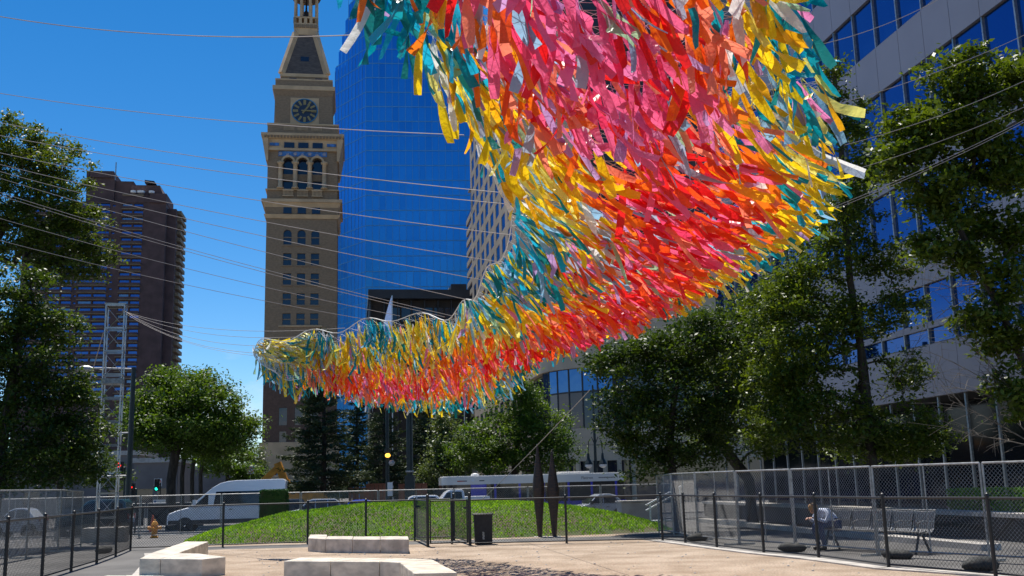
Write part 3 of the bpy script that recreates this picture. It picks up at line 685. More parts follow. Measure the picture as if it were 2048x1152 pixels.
def podium():
    t = thing('round_podium', 'beige building with rounded corner and tall curved window band above the bus', 'building', A(33, 131, gz(78)), AX)
    r = 9.0; bands = [(0, 5.2, 'ground_glass'), (5.2, 9.3, 'wall_band'), (9.3, 16.2, 'glass'), (16.2, 25, 'wall_band')]
    def ring(r_, z0, z1, a0=180, a1=275, n=24, ext=30):
        mb = MB(); pts = [(r_ * math.cos(R(a0 + (a1 - a0) * i / n)), r_ * math.sin(R(a0 + (a1 - a0) * i / n))) for i in range(n + 1)]
        pts = [(-r_, 40)] + pts[:1] + pts[1:] + [(ext, pts[-1][1])]
        for (p, q) in zip(pts[:-1], pts[1:]): mb.face([(p[0], p[1], z0), (q[0], q[1], z0), (q[0], q[1], z1), (p[0], p[1], z1)])
        # caps
        mb.face([(p[0], p[1], z1) for p in pts] + [(ext, 40, z1)]); mb.face([(p[0], p[1], z0) for p in reversed(pts)] + [(ext, 40, z0)][:0] + [(ext, 40, z0)]) if False else None
        mb.face(list(reversed([(p[0], p[1], z0) for p in pts] + [(ext, 40, z0)])))
        return mb
    ring(r - .5, 0, 5.0).obj('shopfront_glass', M['dim_glass'], t)
    for (z0, z1) in ((5.0, 6.9), (6.95, 9.0), (16.4, 19.2), (19.25, 22), (22.05, 25)): ring(r, z0, z1).obj('wall_band', M['beige'], t)
    for z0 in (6.9, 19.2, 22.0): ring(r - .12, z0, z0 + .06).obj('joint', M['joint'], t)
    # curved windows, pane by pane
    n = 7
    for i in range(n):
        a0, a1 = R(184 + 90 * i / n), R(184 + 90 * (i + 1) / n); rr = r - .45
        for (z0, z1) in ((9.05, 13.4), (13.6, 16.35)):
            mb = MB(); p = [(rr * math.cos(a), rr * math.sin(a)) for a in (a0 + .012, a1 - .012)]
            mb.hexa([(p[0][0], p[0][1], z0), (p[1][0], p[1][1], z0), (p[1][0] * .98, p[1][1] * .98, z0), (p[0][0] * .98, p[0][1] * .98, z0)],
                    [(p[0][0], p[0][1], z1), (p[1][0], p[1][1], z1), (p[1][0] * .98, p[1][1] * .98, z1), (p[0][0] * .98, p[0][1] * .98, z1)]); mb.obj('pane', M['win_street'] if z0 > 12 else M['dim_glass'], t)
        mb = MB(); mb.tube([(rr * math.cos(a0), rr * math.sin(a0), 9.0), (rr * math.cos(a0), rr * math.sin(a0), 16.4)], .12, 6); mb.obj('mullion', M['darkplastic'], t)
    ring(r - .7, 9.0, 16.4).obj('inner_wall', M['dim_glass'], t)
    ring(r - .4, 13.42, 13.58).obj('transom', M['darkplastic'], t)
    for i in range(9):
        a0 = R(186 + 88 * i / 8); mb = MB(); mb.tube([(r * .985 * math.cos(a0), r * .985 * math.sin(a0), 0), (r * .985 * math.cos(a0), r * .985 * math.sin(a0), 5.0)], .3, 8); mb.obj('pier', M['beige'], t)
    # long lower wing down the street
    w = thing('street_wing', 'low beige street wing with stepped bands and strip windows left of the leafy centre tree', 'building', A(24, 204, gz(90)), AX)
    for i, (z0, z1, m_, dx) in enumerate(((0, 5, 'dim_glass', .5), (5, 8.2, 'beige', 0), (8.2, 10.4, 'win_street', .5), (10.4, 17, 'beige', 0), (17, 20, 'win_street', .5), (20, 22.5, 'beige', 0))):
        mb = MB(); mb.box(dx, 14, 20, 50, z0 + .002, z1); mb.obj('wall_band' if m_ == 'beige' else 'strip_window', M[m_], w)
    for i in range(8):
        mb = MB(); mb.box(-.25, .6, 20.2 + i * 4.1, 20.9 + i * 4.1, 0, 22); mb.obj('pilaster', M['beige'], w)
podium()
def black_tower():
    t = thing('black_tower', 'tall black office tower seen dark through the gaps of the streamer net', 'office tower', A(45, 215, gz(90)), AX)
    mb = MB(); mb.box(0, 60, 0, 40, 0, 150); mb.obj('core', M['dark_stone'], t)
    for i in range(36):
        mb = MB(); mb.box(-.12, 60.12, -.12, 40.1, 4 + i * 4, 5.4 + i * 4); mb.obj('spandrel', M['dark_brown'], t)
black_tower()

# ------------------------------------------------------------------ grey panel office on the right
M['grey_panel'] = pm('grey aluminium panel', (.225, .215, .25), .5, .1, var=.05, scale=.4, coords='World')
M['grey_dark'] = pm('dark frame', (.05, .05, .055), .5, var=.1)
M['deep_glass'] = glass('deep blue glass', (.016, .085, .28), .02, .82, 1.6, .03, .15)
M['shop_glass'] = glass('dark shop glass', (.006, .008, .012), .1, 0, 1.3, .0)
def right_office():
    LAT = 21.5; t = thing('panel_office', 'grey panel office building with slanting rows of deep blue windows on the right', 'building', A(LAT, 0, 0), AX)
    # local: x away from the street, y along the street; wall face is x = 0
    y0, y1, bay = 23.3, 58.3, 1.75; nb = 20
    sp = [4.4 + 4.233 * i for i in range(6)]
    for i, z in enumerate(sp):
        for k in range(nb):
            ya = y0 + k * bay; mb = MB(); mb.box(0, .3, ya + .012, ya + bay - .012, z, z + 1.94); mb.obj('wall_panel', M['grey_panel'], t)
            if i < 5:
                mb = MB(); mb.box(.13, .16, ya + .03, ya + bay - .03, z + 1.96, z + 4.21); mb.obj('pane', M['deep_glass'], t)
            mb = MB(); mb.box(.02, .14, ya - .035, ya + .035, z + 1.945, z + 4.228); 
            if i < 5: mb.obj('mullion', M['galv'], t)
        mb = MB(); mb.box(.05, .2, y0, y1, z + 1.941, z + 1.99); mb.obj('sill', M['grey_dark'], t)
    mb = MB(); mb.box(.02, .12, y0, y1, 6.95, 7.2); mb.obj('glazing_bar', M['grey_panel'], t)
    mb = MB(); mb.box(.31, 26, y0, y1, 4.4, 30); mb.obj('core', M['grey_dark'], t)
    mb = MB(); mb.box(2.6, 26, y0, y1, 0, 4.38); mb.obj('ground_floor_wall', M['grey_dark'], t)
    for k in range(0, 20):
        mb = MB(); mb.box(2.45, 2.52, y0 + k * bay + .04, y0 + (k + 1) * bay - .04, .3, 4.3); mb.obj('shop_pane', M['shop_glass'], t)
    for k in range(0, 21):
        mb = MB(); mb.box(.12, .2, y0 + k * bay - .045, y0 + k * bay + .045, .0, 4.39); mb.obj('steel_post', M['galv'], t)
right_office()
# low pale buildings closing the view on the left
def low_block(name, label, px0, px1, py, D, mat, dep=12, win=None):
    b = P((px0 + px1) / 2, 985, D); t = thing(name, label, 'building', (b.x, b.y, gz(90)), AX)
    w = (px1 - px0) * mpp(950, D) / 2; h = P((px0 + px1) / 2, py, D).z - gz(90)
    ops = []
    nwin = max(2, int(w * 2 / 4))
    for r_ in range(max(1, int(h // 4))):
        for i in range(nwin):
            x = -w + (i + .5) * 2 * w / nwin; ops.append((x - .9, x + .9, r_ * 4 + 1, r_ * 4 + 3))
    mb = MB(); mb.wall((0, 0, 0), (1, 0, 0), (0, -1, 0), -w, w, 0, h, ops, .3); mb.box(-w, w, .31, dep, 0, h - .02); mb.obj('wall', mat, t)
    for (a, c, d, e) in ops:
        mb = MB(); mb.box(a, c, .2, .25, d, e); mb.obj('window', M['dim_glass'], t)
    mb = MB(); mb.box(-w - .2, w + .2, -.2, dep, h, h + .5); mb.obj('parapet', M['concrete'], t)
M['dim_wall'] = pm('weathered grey render', (.17, .15, .14), .9, var=.12, scale=.4)
low_block('corner_store', 'pale grey low building behind the rounded tree and traffic lights', 268, 352, 925, 112, M['dim_wall'])
low_block('far_store', 'dim low building far down the side street behind the van', 345, 520, 938, 150, M['dim_wall'])
low_block('side_store', 'dim tan low building behind the truss tower and left trees', -220, 262, 915, 118, M['dim_wall'])
def brick_screen(px0, px1, py, D, label):
    b = P((px0 + px1) / 2, 990, D); t = thing('barrier_wall', label, 'barrier', (b.x, b.y, gz(D)), AX)
    w = (px1 - px0) * mpp(980, D) / 2; h = P((px0 + px1) / 2, py, D).z - gz(D); n = 5
    for i in range(n):
        mb = MB(); mb.box(-w + i * 2 * w / n + .02, -w + (i + 1) * 2 * w / n - .02, 0, .12, 0, h); mb.obj('board', M['rust_board'], t)
    mb = MB(); mb.box(-w, w, -.04, .16, h + .003, h + .08); mb.obj('cap', M['rust_board'], t)
M['rust_board'] = pm('rust brown board', (.22, .085, .045), .8, var=.2, scale=1)
brick_screen(697, 733, 977, 84, 'low rust brown site barrier left of the lamp post with the orange lamp'); brick_screen(732, 774, 969, 85, 'taller rust brown site barrier beside the lamp post with the orange lamp'); brick_screen(797, 855, 969, 86, 'rust brown site barrier behind the thick black pole')
# ================================================================== THE STREAMER NET
ROWS = [  # depth, left edge px, middle px, right edge px, as seen
 (6.0, (300, -760), (1060, -640), (1640, -760)),
 (8.0, (590, -190), (1120, -120), (1560, -160)),
 (9.3, (765, -30), (1180, 50), (1590, 0)),
 (10.7, (872, 120), (1250, 190), (1630, 140)),
 (12.2, (945, 255), (1300, 320), (1640, 255)),
 (13.6, (1005, 375), (1310, 435), (1600, 365)),
 (15.2, (1022, 468), (1270, 525), (1525, 440)),
 (17.0, (975, 545), (1190, 598), (1420, 512)),
 (19.0, (935, 603), (1100, 640), (1270, 572)),
 (20.8, (880, 634), (990, 682), (1130, 645)),
 (22.6, (780, 634), (880, 735), (1012, 742)),
 (24.3, (690, 655), (770, 752), (935, 772)),
 (25.8, (600, 670), (660, 742), (840, 785)),
 (26.8, (520, 686), (545, 722), (625, 760)),
 (27.2, (506, 700), (514, 720), (548, 748))]
OLD_D = [6.5, 9, 11, 13.5, 16, 18.5, 20.5, 22.3, 24, 25.5, 27, 28.5, 30, 31.2, 31.6]
def dm(d): return float(np.interp(d, OLD_D, [r[0] for r in ROWS])) if d < 31.6 else d
LP_ = [P(*r[1], r[0]) for r in ROWS]; CP_ = [P(*r[2], r[0] - .4) for r in ROWS]; RP_ = [P(*r[3], r[0] + (.3 if r[0] < 19.5 else -1.0)) for r in ROWS]
def cr_(pts, t):
    n = len(pts) - 1; f = min(max(t, 0), 1) * n; i = min(int(f), n - 1); u = f - i
    p0, p1, p2, p3 = pts[max(i - 1, 0)], pts[i], pts[i + 1], pts[min(i + 2, n)]
    return ((p1 * 2) + (p2 - p0) * u + (p0 * 2 - p1 * 5 + p2 * 4 - p3) * u * u + (p1 * 3 - p0 - p2 * 3 + p3) * u ** 3) * .5
def net(t, s):
    l, c, r = cr_(LP_, t), cr_(CP_, t), cr_(RP_, t)
    p = l * ((1 - s) * (1 - 2 * s)) + c * (4 * s * (1 - s)) + r * (s * (2 * s - 1))
    p = p + Vector((0, 0, .10 * math.cos(t * 75) * ((1 - s) ** 5 + s ** 5)))
    return p
net_base = Vector((0, 20, 0))
NET = thing('streamer_sculpture', 'huge hanging net of fluttering rainbow fabric streamers sweeping over the square', 'sculpture', net_base)
# threads of the net
mb = MB(); NT, NS = 118, 24
grid = [[net(i / NT, j / NS) for j in range(NS + 1)] for i in range(NT + 1)]
def thread(a, b, r=.0035):
    d = (b - a); x = d.orthogonal().normalized(); y = d.normalized().cross(x); k = len(mb.v)
    for p in (a, b):
        for j in range(3):
            t = 2 * math.pi * j / 3; mb.v.append(tuple(p + (x * math.cos(t) + y * math.sin(t)) * r))
    for j in range(3):
        q = (j + 1) % 3; mb.f.append((k + j, k + q, k + 3 + q, k + 3 + j)); mb.m.append(0)
for i in range(NT):
    for j in range(NS):
        a, b, c, d = grid[i][j], grid[i][j + 1], grid[i + 1][j], grid[i + 1][j + 1]
        thread(a, b, .003); thread(a, d if (i + j) % 2 else c); thread(b, c if (i + j) % 2 else d)
for i in range(NT):
    thread(grid[i][0], grid[i + 1][0], .012); thread(grid[i][NS], grid[i + 1][NS], .012)
for j in range(NS): thread(grid[NT][j], grid[NT][j + 1], .012)
M['thread'] = pm('white net cord', (.7, .69, .66), .7, var=.05)
nobj = mb.obj('net', M['thread'], NET, world=True); nobj['kind'] = 'stuff'
PAL = {'teal': (.0, .30, .38), 'cyan': (.01, .44, .66), 'sea': (.01, .20, .20), 'yellow': (1, .66, .012), 'amber': (.98, .45, .01), 'lemon': (1, .86, .22), 'orange': (1, .20, .012),
       'flame': (.98, .10, .015), 'red': (.82, .018, .02), 'coral': (1, .26, .16), 'pink': (.94, .145, .32), 'rose': (.90, .06, .17), 'orchid': (.82, .24, .52), 'lavender': (.54, .34, .68),
       'greyblue': (.38, .47, .62), 'sky': (.28, .54, .78), 'white': (.86, .86, .84), 'mint': (.38, .64, .40), 'olive': (.62, .52, .05)}
FAB = {k: fabric('cloth ' + k, v) for k, v in PAL.items()}; NAMES = list(PAL)
def pick(rnd, s, t):
    e = min(s, 1 - s, (1 - t) * 2.6 + .02)  # 0 at an edge, .5 in the middle
    e += .04 * math.sin(t * 31 + s * 5) + .03 * math.sin(t * 67 + 2 + s * 9) + rnd.gauss(0, .045)
    near = t < .24; mid = .30 < t < .50; far = t > .68; left = s < .5
    q = rnd.random()
    if q < .10 or (mid and left and .14 < e < .34 and q < .38): return rnd.choice(['lavender', 'greyblue', 'greyblue', 'sky', 'white', 'orchid', 'lavender', 'mint'])
    te, ye, oe, re_ = (.15, .17, .25, .30) if (near and left) else ((.09, .22, .31, .36) if not far else (.12, .29, .40, .45))
    if left and .37 < t < .52: te = .17
    if far and not left: te = .26
    if t > .93 and s > .3: te = .3
    if e < te:
        if left: blue = t < .19 or .37 < t < .52 or (t > .52 and math.sin(t * 70) > .1)
        else: blue = t < .19 or .30 < t < .40 or far or math.sin(t * 60) > .3
        if rnd.random() < (.16 if t > .19 else .05): blue = not blue
        if blue: return rnd.choice(['teal', 'cyan', 'teal', 'sea', 'cyan', 'teal' if t < .19 else 'sky', 'sea' if t < .19 else 'yellow'])
        return rnd.choice(['yellow', 'lemon', 'yellow', 'lemon', 'amber', 'olive' if far else 'white'])
    if e < ye: return rnd.choice(['yellow', 'yellow', 'yellow', 'amber', 'lemon', 'teal', 'olive' if far else 'yellow'])
    if e < oe: return rnd.choice(['orange', 'orange', 'amber', 'coral', 'orange', 'yellow', 'coral'])
    if e < re_: return rnd.choice(['flame', 'red', 'orange', 'coral', 'coral', 'flame'])
    if far: return rnd.choice(['pink', 'rose', 'red', 'coral', 'pink', 'flame', 'orchid'])
    if near: return rnd.choice(['pink', 'orchid', 'pink', 'rose', 'red', 'pink', 'coral', 'pink'])
    return rnd.choice(['red', 'rose', 'pink', 'flame', 'coral', 'flame', 'pink', 'red', 'red'])
def gust(t, s):                             # slow change of the wind over the net, so neighbours lie alike
    return Vector((math.sin(t * 37 + s * 6) * .5 + math.sin(t * 83 + s * 13) * .3, math.cos(t * 29 + s * 8) * .5, math.sin(t * 51 + s * 11 + 1) * .35))
def streamer(rnd, t, s):
    p = net(t, s); far = smooth(.55, .72, t)
    L_ = rnd.uniform(.45, .95) * (1 - .15 * smooth(.3, .45, t)) * (1 - .15 * far); w = rnd.uniform(.05, .13) * (1 - .25 * smooth(.3, .45, t)) * (1 - .25 * far)
    wind = .22 + 1.05 * smooth(.17, .40, t) * (1 - smooth(.48, .66, t))
    wind *= (.7 + .6 * s) * (1 - .4 * smooth(.8, 1, s))
    lay = (t > .85 and s < .42)
    loose = rnd.random() < (.15 if .12 < s < .85 else .04)
    d = Vector((wind, .12 * wind, -1)) + gust(t, s) * (.36 * (1 - .75 * far)) + Vector((rnd.gauss(0, .19), rnd.gauss(0, .19), rnd.gauss(0, .08))) * (1 - .35 * far) * (2.2 if loose else 1)
    if lay: d = Vector((1.0, -.6, -.42)) + Vector((rnd.gauss(0, .2), rnd.gauss(0, .2), rnd.gauss(0, .06)))
    d.normalize(); n = 8; seg = L_ / n; an = rnd.uniform(0, math.pi)
    x = d.orthogonal().normalized(); x = (Quaternion(d, an) @ x)
    if lay: x = d.cross(Vector((0, 0, 1))).normalized()
    tw = rnd.gauss(0, .3); bend = Vector((rnd.gauss(.03, .08), rnd.gauss(0, .08), rnd.gauss(0, .07) + .04 * wind)); curl = rnd.gauss(0, .22)
    fold = rnd.gauss(0, .26); P0 = []; kink = rnd.randrange(2, n) if rnd.random() < .45 else -1
    for i in range(n + 1):
        ww = w * (.4 + .6 * min(1, i / 1.8)) * (1 if i < n else rnd.uniform(.8, 1))
        cup = x.cross(d) * (ww * fold * (.6 + .4 * math.sin(i * 1.9 + an)))
        P0.append((p - x * ww * .5, p + cup, p + x * ww * .5))
        d = (d + bend * .6 + x.cross(d) * curl * .5 * math.sin(i * 1.25 + an)).normalized()
        if i == kink: d = (d + Vector((rnd.gauss(.1, .4), rnd.gauss(0, .3), rnd.gauss(.05, .3)))).normalized()
        x = (Quaternion(d, tw + rnd.gauss(0, .1)) @ x); x = (x - d * x.dot(d)).normalized()
        p = p + d * seg
    return P0
rnd = random.Random(21); cells = []
CT, CS = 70, 14
for i in range(CT):
    for j in range(CS):
        a, b, c = net(i / CT, j / CS), net((i + 1) / CT, j / CS), net(i / CT, (j + 1) / CS)
        cells.append(((b - a).cross(c - a).length, i, j))
bulk = MB(); singles = []; allr = []
for (ar, i, j) in cells:
    t_ = (i + .5) / CT; s_ = (j + .5) / CS; dens = 37 + 66 * smooth(.28, .62, t_)
    dens *= 1 + (.6 * (1 - smooth(.4, .65, t_))) * math.sin(t_ * 46 + s_ * 17 + 2 * math.sin(s_ * 9)) * math.cos(s_ * 13 - t_ * 20)
    if t_ > .82: dens *= 2.0
    k = ar * dens; k = int(k) + (rnd.random() < k - int(k))
    for _ in range(k):
        t = (i + rnd.random()) / CT; s = (j + rnd.random()) / CS
        if t < .06: continue
        allr.append((t, s, pick(rnd, s, t) if not (t > .85 and s < .42) else rnd.choice(['lemon', 'yellow', 'lemon', 'lemon', 'white', 'olive', 'teal', 'yellow'])))
vis = []
for idx, (t, s, c) in enumerate(allr):
    p = net(t, s) - CAM; zc = p.dot(_f); xx = 1024 + FPX * p.dot(_r) / zc; yy = 576 - FPX * p.dot(_u) / zc
    if 0 < xx < 2048 and -100 < yy < 1152: vis.append((zc, idx))
near = set(i for _, i in sorted(vis)[:300])
for idx, (t, s, c) in enumerate(allr):
    pts = streamer(rnd, t, s); target = MB() if idx in near else bulk
    b = len(target.v); m = NAMES.index(c)
    for row in pts: target.v += [tuple(q) for q in row]
    for q in range(len(pts) - 1):
        for h in (0, 1):
            target.f.append((b + 3 * q + h, b + 3 * q + h + 1, b + 3 * q + h + 4, b + 3 * q + h + 3)); target.m.append(m if target is bulk else 0)
    if target is not bulk: target.obj('streamer', FAB[c], NET, world=True, smooth_=True)
bo = bulk.obj('streamers', [FAB[k] for k in NAMES], NET, world=True, smooth_=True); bo['kind'] = 'stuff'

# ------------------------------------------------------------------ rigging cables, each a thing of its own
def cable(a, b, sag, label, r=.011, group=None):
    n = 14; pts = []
    for i in range(n + 1):
        u = i / n; p = a.lerp(b, u); p.z -= sag * 4 * u * (1 - u); pts.append(p)
    mb = MB(); mb.tube(pts, r, 5); o = mb.obj('cable', M['cable']); tag(o, label, 'cable', group); return o
lc = [((-40, 26), 13, (712, 70), 10.6, 'topmost steel cable crossing the sky left of the clock tower roof'),
      ((-40, 180), 19, (928, 270), 15.6, 'steel cable crossing just below the clock face'),
      ((-40, 237), 22, (1000, 385), 18.0, 'upper of two close steel cables crossing the tower arcade'),
      ((-40, 263), 22, (1012, 408), 18.8, 'lower of two close steel cables crossing the tower arcade'),
      ((-40, 297), 23, (1022, 470), 20.2, 'steel cable crossing the tower just below the arcade balustrade'),
      ((-40, 319), 24, (1005, 525), 21.5, 'steel cable crossing the arched windows of the clock tower'),
      ((-40, 332), 25, (965, 560), 22.6, 'steel cable crossing the first row of square tower windows'),
      ((-40, 344), 26, (938, 600), 23.9, 'steel cable crossing the second row of square tower windows'),
      ((-40, 372), 27, (905, 632), 25.0, 'upper strand of the paired steel cables across the third row of tower windows'),
      ((-40, 378), 27, (890, 634), 25.2, 'lower strand of the paired steel cables across the third row of tower windows'),
      ((-40, 425), 28, (800, 632), 26.7, 'steel cable ending at the scalloped top edge of the far streamers'),
      ((-40, 470), 29, (740, 640), 27.7, 'lowest steel cable crossing the left tree to the far streamers')]
for (p0, d0, p1, d1, lab) in lc: cable(P(*p0, d0 * .85), P(*p1, dm(d1)), .12, lab, .0058)
for i, (p1, d1) in enumerate((((508, 706), 31.5), ((530, 692), 31.1), ((600, 674), 30.0), ((690, 656), 28.5), ((520, 712), 31.6))):
    cable(P(244, 618 + i * 1.2, 40), P(*p1, dm(d1)), .35, ['lowest', 'second', 'third', 'fourth', 'bottom twin'][i] + ' rigging line fanning from the truss tower top to the far streamers', .006)
for (p0, d0, p1, d1, lab) in (((1612, 95), 13.0, (1900, -14), 14, 'topmost steel cable crossing the upper right windows'), ((1668, 210), 15.2, (2100, 45), 17, 'second steel cable from the top crossing the right office'),
        ((1690, 290), 16, (2100, 137), 18, 'middle steel cable crossing the right office windows'), ((1655, 355), 18.3, (2100, 190), 20, 'fourth steel cable down crossing the right office windows'),
        ((1600, 440), 19.4, (2100, 212), 21, 'upper strand of the lowest steel cables on the right'), ((1600, 445), 19.4, (2100, 217), 21, 'lower strand of the lowest steel cables on the right')):
    cable(P(*p0, dm(d0)), P(*p1, dm(d1)), .08, lab, .0042)
gp = P(960, 1003, 39.0); cable(P(1180, 780, 19.5), gp, .05, 'grey guy rope slanting down behind the spindle sculptures to the mound', .0085).data.materials[0] = M['rope']
cable(P(207, 665, 40), G(108, 1010, -.2), .04, 'pale guy rope from the truss tower slanting down to the left fence', .022)
# ================================================================== FENCES
def mesh_wires(a, b, z0, z1, step, r, mb):
    """woven wire between two ground points"""
    d = Vector((b.x - a.x, b.y - a.y, 0)); L_ = d.length; u = d / L_; H = z1 - z0; nrm = Vector((-u.y, u.x, 0))
    k = -H
    while k < L_:
        for sg in (1, -1):
            # x = k + z (sg 1) ; x = k + H - z (sg -1)
            if sg > 0: s0, s1 = max(0, -k), min(H, L_ - k)
            else: s0, s1 = max(0, k + H - L_), min(H, k + H)
            if s1 - s0 < .02: continue
            pt = lambda zz: a + u * ((k + zz) if sg > 0 else (k + H - zz)) + Vector((0, 0, z0 + zz)) + nrm * (.003 * sg)
            p, q = pt(s0), pt(s1); dd = (q - p).normalized(); x = nrm * r; y = dd.cross(nrm) * r; n = len(mb.v)
            for c in (p, q): mb.v += [tuple(c + x), tuple(c - x * .5 + y * .87), tuple(c - x * .5 - y * .87)]
            for j in range(3):
                e = (j + 1) % 3; mb.f.append((n + j, n + e, n + 3 + e, n + 3 + j)); mb.m.append(0)
        k += step
def black_fence(label, pts, H=1.2, posts=None, ends=(1, 1)):
    root = thing('chain_link_fence', label, 'fence', (pts[0].x, pts[0].y, 0)); 
    for i, p in enumerate(pts):
        if (i == 0 and not ends[0]) or (i == len(pts) - 1 and not ends[1]): continue
        g = gz(p.y); mb = MB(); mb.lathe([(.032, g - .1), (.032, g + H + .03), (.036, g + H + .035), (.03, g + H + .07), (.008, g + H + .085)], 10, (p.x, p.y, 0)); mb.obj('post', M['black'], root, world=True, smooth_=False)
    for a, b in zip(pts[:-1], pts[1:]):
        ga, gb = gz(a.y), gz(b.y); up = Vector((0, 0, 1)); A0 = Vector((a.x, a.y, ga)); B0 = Vector((b.x, b.y, gb)); u = (B0 - A0).normalized() * .034
        mb = MB(); mb.tube([A0 + u + up * H, B0 - u + up * H], .021, 8); mb.obj('top_rail', M['black'], root, world=True)
        mb = MB(); mb.tube([A0 + u + up * .07, B0 - u + up * .07], .016, 8); mb.obj('bottom_rail', M['black'], root, world=True)
        mb = MB(); mesh_wires(A0 + u, B0 - u, .08, H - .02, .078, .003, mb); mb.obj('wire_mesh', M['black_wire'], root, world=True)
    return root
V2 = lambda x, y: Vector((x, y, 0))
RF = [G(1325.5, 1083), G(1371, 1088), G(1434, 1097), G(1528, 1108), G(1638, 1118), G(1778, 1137), V2(7.3, 16.3), V2(8.0, 14.0), V2(8.8, 11.8)]
black_fence('black chain link fence running along the right edge of the gravel court', RF)
LF = [V2(-11.2, 30.4), V2(-10.55, 27.6), V2(-10.0, 25.0), V2(-9.62, 22.7), V2(-9.25, 20.5), V2(-8.9, 18.3), V2(-8.6, 16.2)]
black_fence('black chain link fence running along the shaded left edge of the court', LF, ends=(0, 1))
B1 = [V2(-11.2, 30.4), V2(-8.65, 30.8), V2(-6.25, 31.2), V2(-4.55, 31.4), V2(-3.1, 31.5)]
black_fence('black fence in front of the left half of the mound up to the gate', B1)
gA, gB, gC, gD = V2(-2.42, 28.1), V2(-1.3, 28.2), V2(-1.92, 31.3), V2(-3.1, 31.5)
B2 = [gB, V2(1.28, 28.1), RF[0]]
black_fence('black chain link fence in front of the spindles and right half of the mound', B2, ends=(0, 0))
# the double entry gate
gate = thing('entry_gate', 'black chain link double entry gate with latch beside the litter bin', 'gate', (gA.x, gA.y, 0))
for p, h in ((gA, 1.32), (gB, 1.34), (gC, 1.3)):
    mb = MB(); mb.lathe([(.04, -.1), (.04, h), (.044, h + .01), (.035, h + .05), (.008, h + .07)], 10, (p.x, p.y, 0)); mb.obj('gate_post', M['black'], gate, world=True)
def gate_leaf(a, b, name, hinge=True):
    u = (b - a).normalized() * .07; a = a + u; b = b - u; up = Vector((0, 0, 1)); mb = MB()
    for z in (.1, 1.2): mb.tube([a + up * z, b + up * z], .019, 8)
    for p in (a, b): mb.tube([p + up * .08, p + up * 1.22], .019, 8)
    o = mb.obj(name, M['black'], gate, world=True)
    mb = MB(); mesh_wires(a, b, .11, 1.19, .078, .0023, mb); mb.obj('wire_mesh', M['black_wire'], o, world=False); 
    # child of a child keeps world coordinates because both carry the same inverse
    mb = MB(); mb.beam(b + up * 1.0 - u * 1.4, b + up * 1.0 + u * .9, .05, .05); mb.obj('latch', M['black'], o)
gate_leaf(gA, gB, 'gate_leaf'); gate_leaf(gC, gD, 'gate_leaf'); gate_leaf(gA, gD + (gA - gD) * .04, 'side_panel'); gate_leaf(gC, gB + (gC - gB) * .04, 'side_panel')
mb = MB(); mb.tube([gB + Vector((-.55, 1.0, 0)), gB + Vector((-.55, 1.0, 1.25))], .03, 8); mb.obj('gate_post', M['black'], gate, world=True)

def temp_panel(a, b, label, H=1.76, group=None, cloth=None):
    t = thing('fence_panel', label, 'fence panel', (a.x, a.y, gz(a.y)), 0, group)
    up = Vector((0, 0, 1)); A0 = Vector((a.x, a.y, gz(a.y))); B0 = Vector((b.x, b.y, gz(b.y))); u = (B0 - A0).normalized()
    for p in (A0 + u * .03, B0 - u * .03):
        mb = MB(); mb.tube([p, p + up * H], .021, 8); mb.obj('post', M['galv'], t, world=True)
    mid = (A0 + B0) / 2; mb = MB(); mb.tube([mid + up * .12, mid + up * (H - .02)], .014, 6); mb.obj('middle_post', M['galv'], t, world=True)
    mb = MB(); mb.tube([A0 + u * .03 + up * H, B0 - u * .03 + up * H], .021, 8); mb.obj('top_rail', M['galv'], t, world=True)
    mb = MB(); mb.tube([A0 + u * .03 + up * .12, B0 - u * .03 + up * .12], .017, 8); mb.obj('bottom_rail', M['galv'], t, world=True)
    mb = MB(); mesh_wires(A0 + u * .05, B0 - u * .05, .13, H - .02, .08, .0032, mb); mb.obj('wire_mesh', M['galv_wire'], t, world=True)
    n = Vector((-u.y, u.x, 0))
    mb = MB(); mb.beam(A0 + n * .4 + up * .03, A0 - n * .4 + up * .03, .05, .04); mb.obj('foot', M['galv'], t, world=True)
    if cloth:
        mb = MB(); c0, c1 = A0 + u * .08 + n * -.03, B0 - u * .08 + n * -.03; mb.face([c0 + up * .25, c1 + up * .25, c1 + up * (H - .05), c0 + up * (H - .05)]); mb.obj('privacy_cloth', M['screen_cloth'], t, world=True)
    return t
M['screen_cloth'] = pm('black screen cloth', (.012, .014, .02), .8, var=.3, scale=2)
RG = [V2(9.7, 17.0), G(1983, 1125), G(1757, 1112), G(1592, 1098), V2(5.35, 25.6), V2(4.75, 27.9), V2(4.45, 30.2), V2(4.35, 32.6)]
names = ['nearest galvanised fence panel at the right edge of the picture', 'galvanised fence panel in front of the raised planter with the big sandbag', 'galvanised fence panel in front of the metal bench', 'galvanised fence panel in front of the seated man\'s left', 'fifth galvanised fence panel along the right walkway', 'sixth galvanised fence panel along the right walkway by a thin trunk', 'farthest galvanised fence panel of the right walkway row']
for i, (a, b) in enumerate(zip(RG[:-1], RG[1:])): temp_panel(a, b, names[i], group='galvanised panels along the right walkway')
LG = [V2(-11.6, 16.5), V2(-12.0, 19.2), V2(-12.3, 22.0), V2(-12.6, 24.8), V2(-12.9, 27.6), V2(-13.3, 30.4), V2(-13.8, 33.2)]
lname = ['nearest', 'second', 'third', 'fourth', 'fifth', 'farthest']
for i, (a, b) in enumerate(zip(LG[:-1], LG[1:])): temp_panel(a, b, lname[i] + ' galvanised fence panel of the row behind the left black fence', group='galvanised panels on the left')
BG = [A(-15.6 + 3.35 * i, 46.5) for i in range(10)]
for i, (a, b) in enumerate(zip(BG[:-1], BG[1:])):
    ord_ = ['first', 'second', 'third', 'fourth', 'fifth', 'sixth', 'seventh', 'eighth', 'ninth'][i]
    temp_panel(a, b, ord_ + ' galvanised panel from the left in the row behind the mound', group='galvanised panels behind the mound')
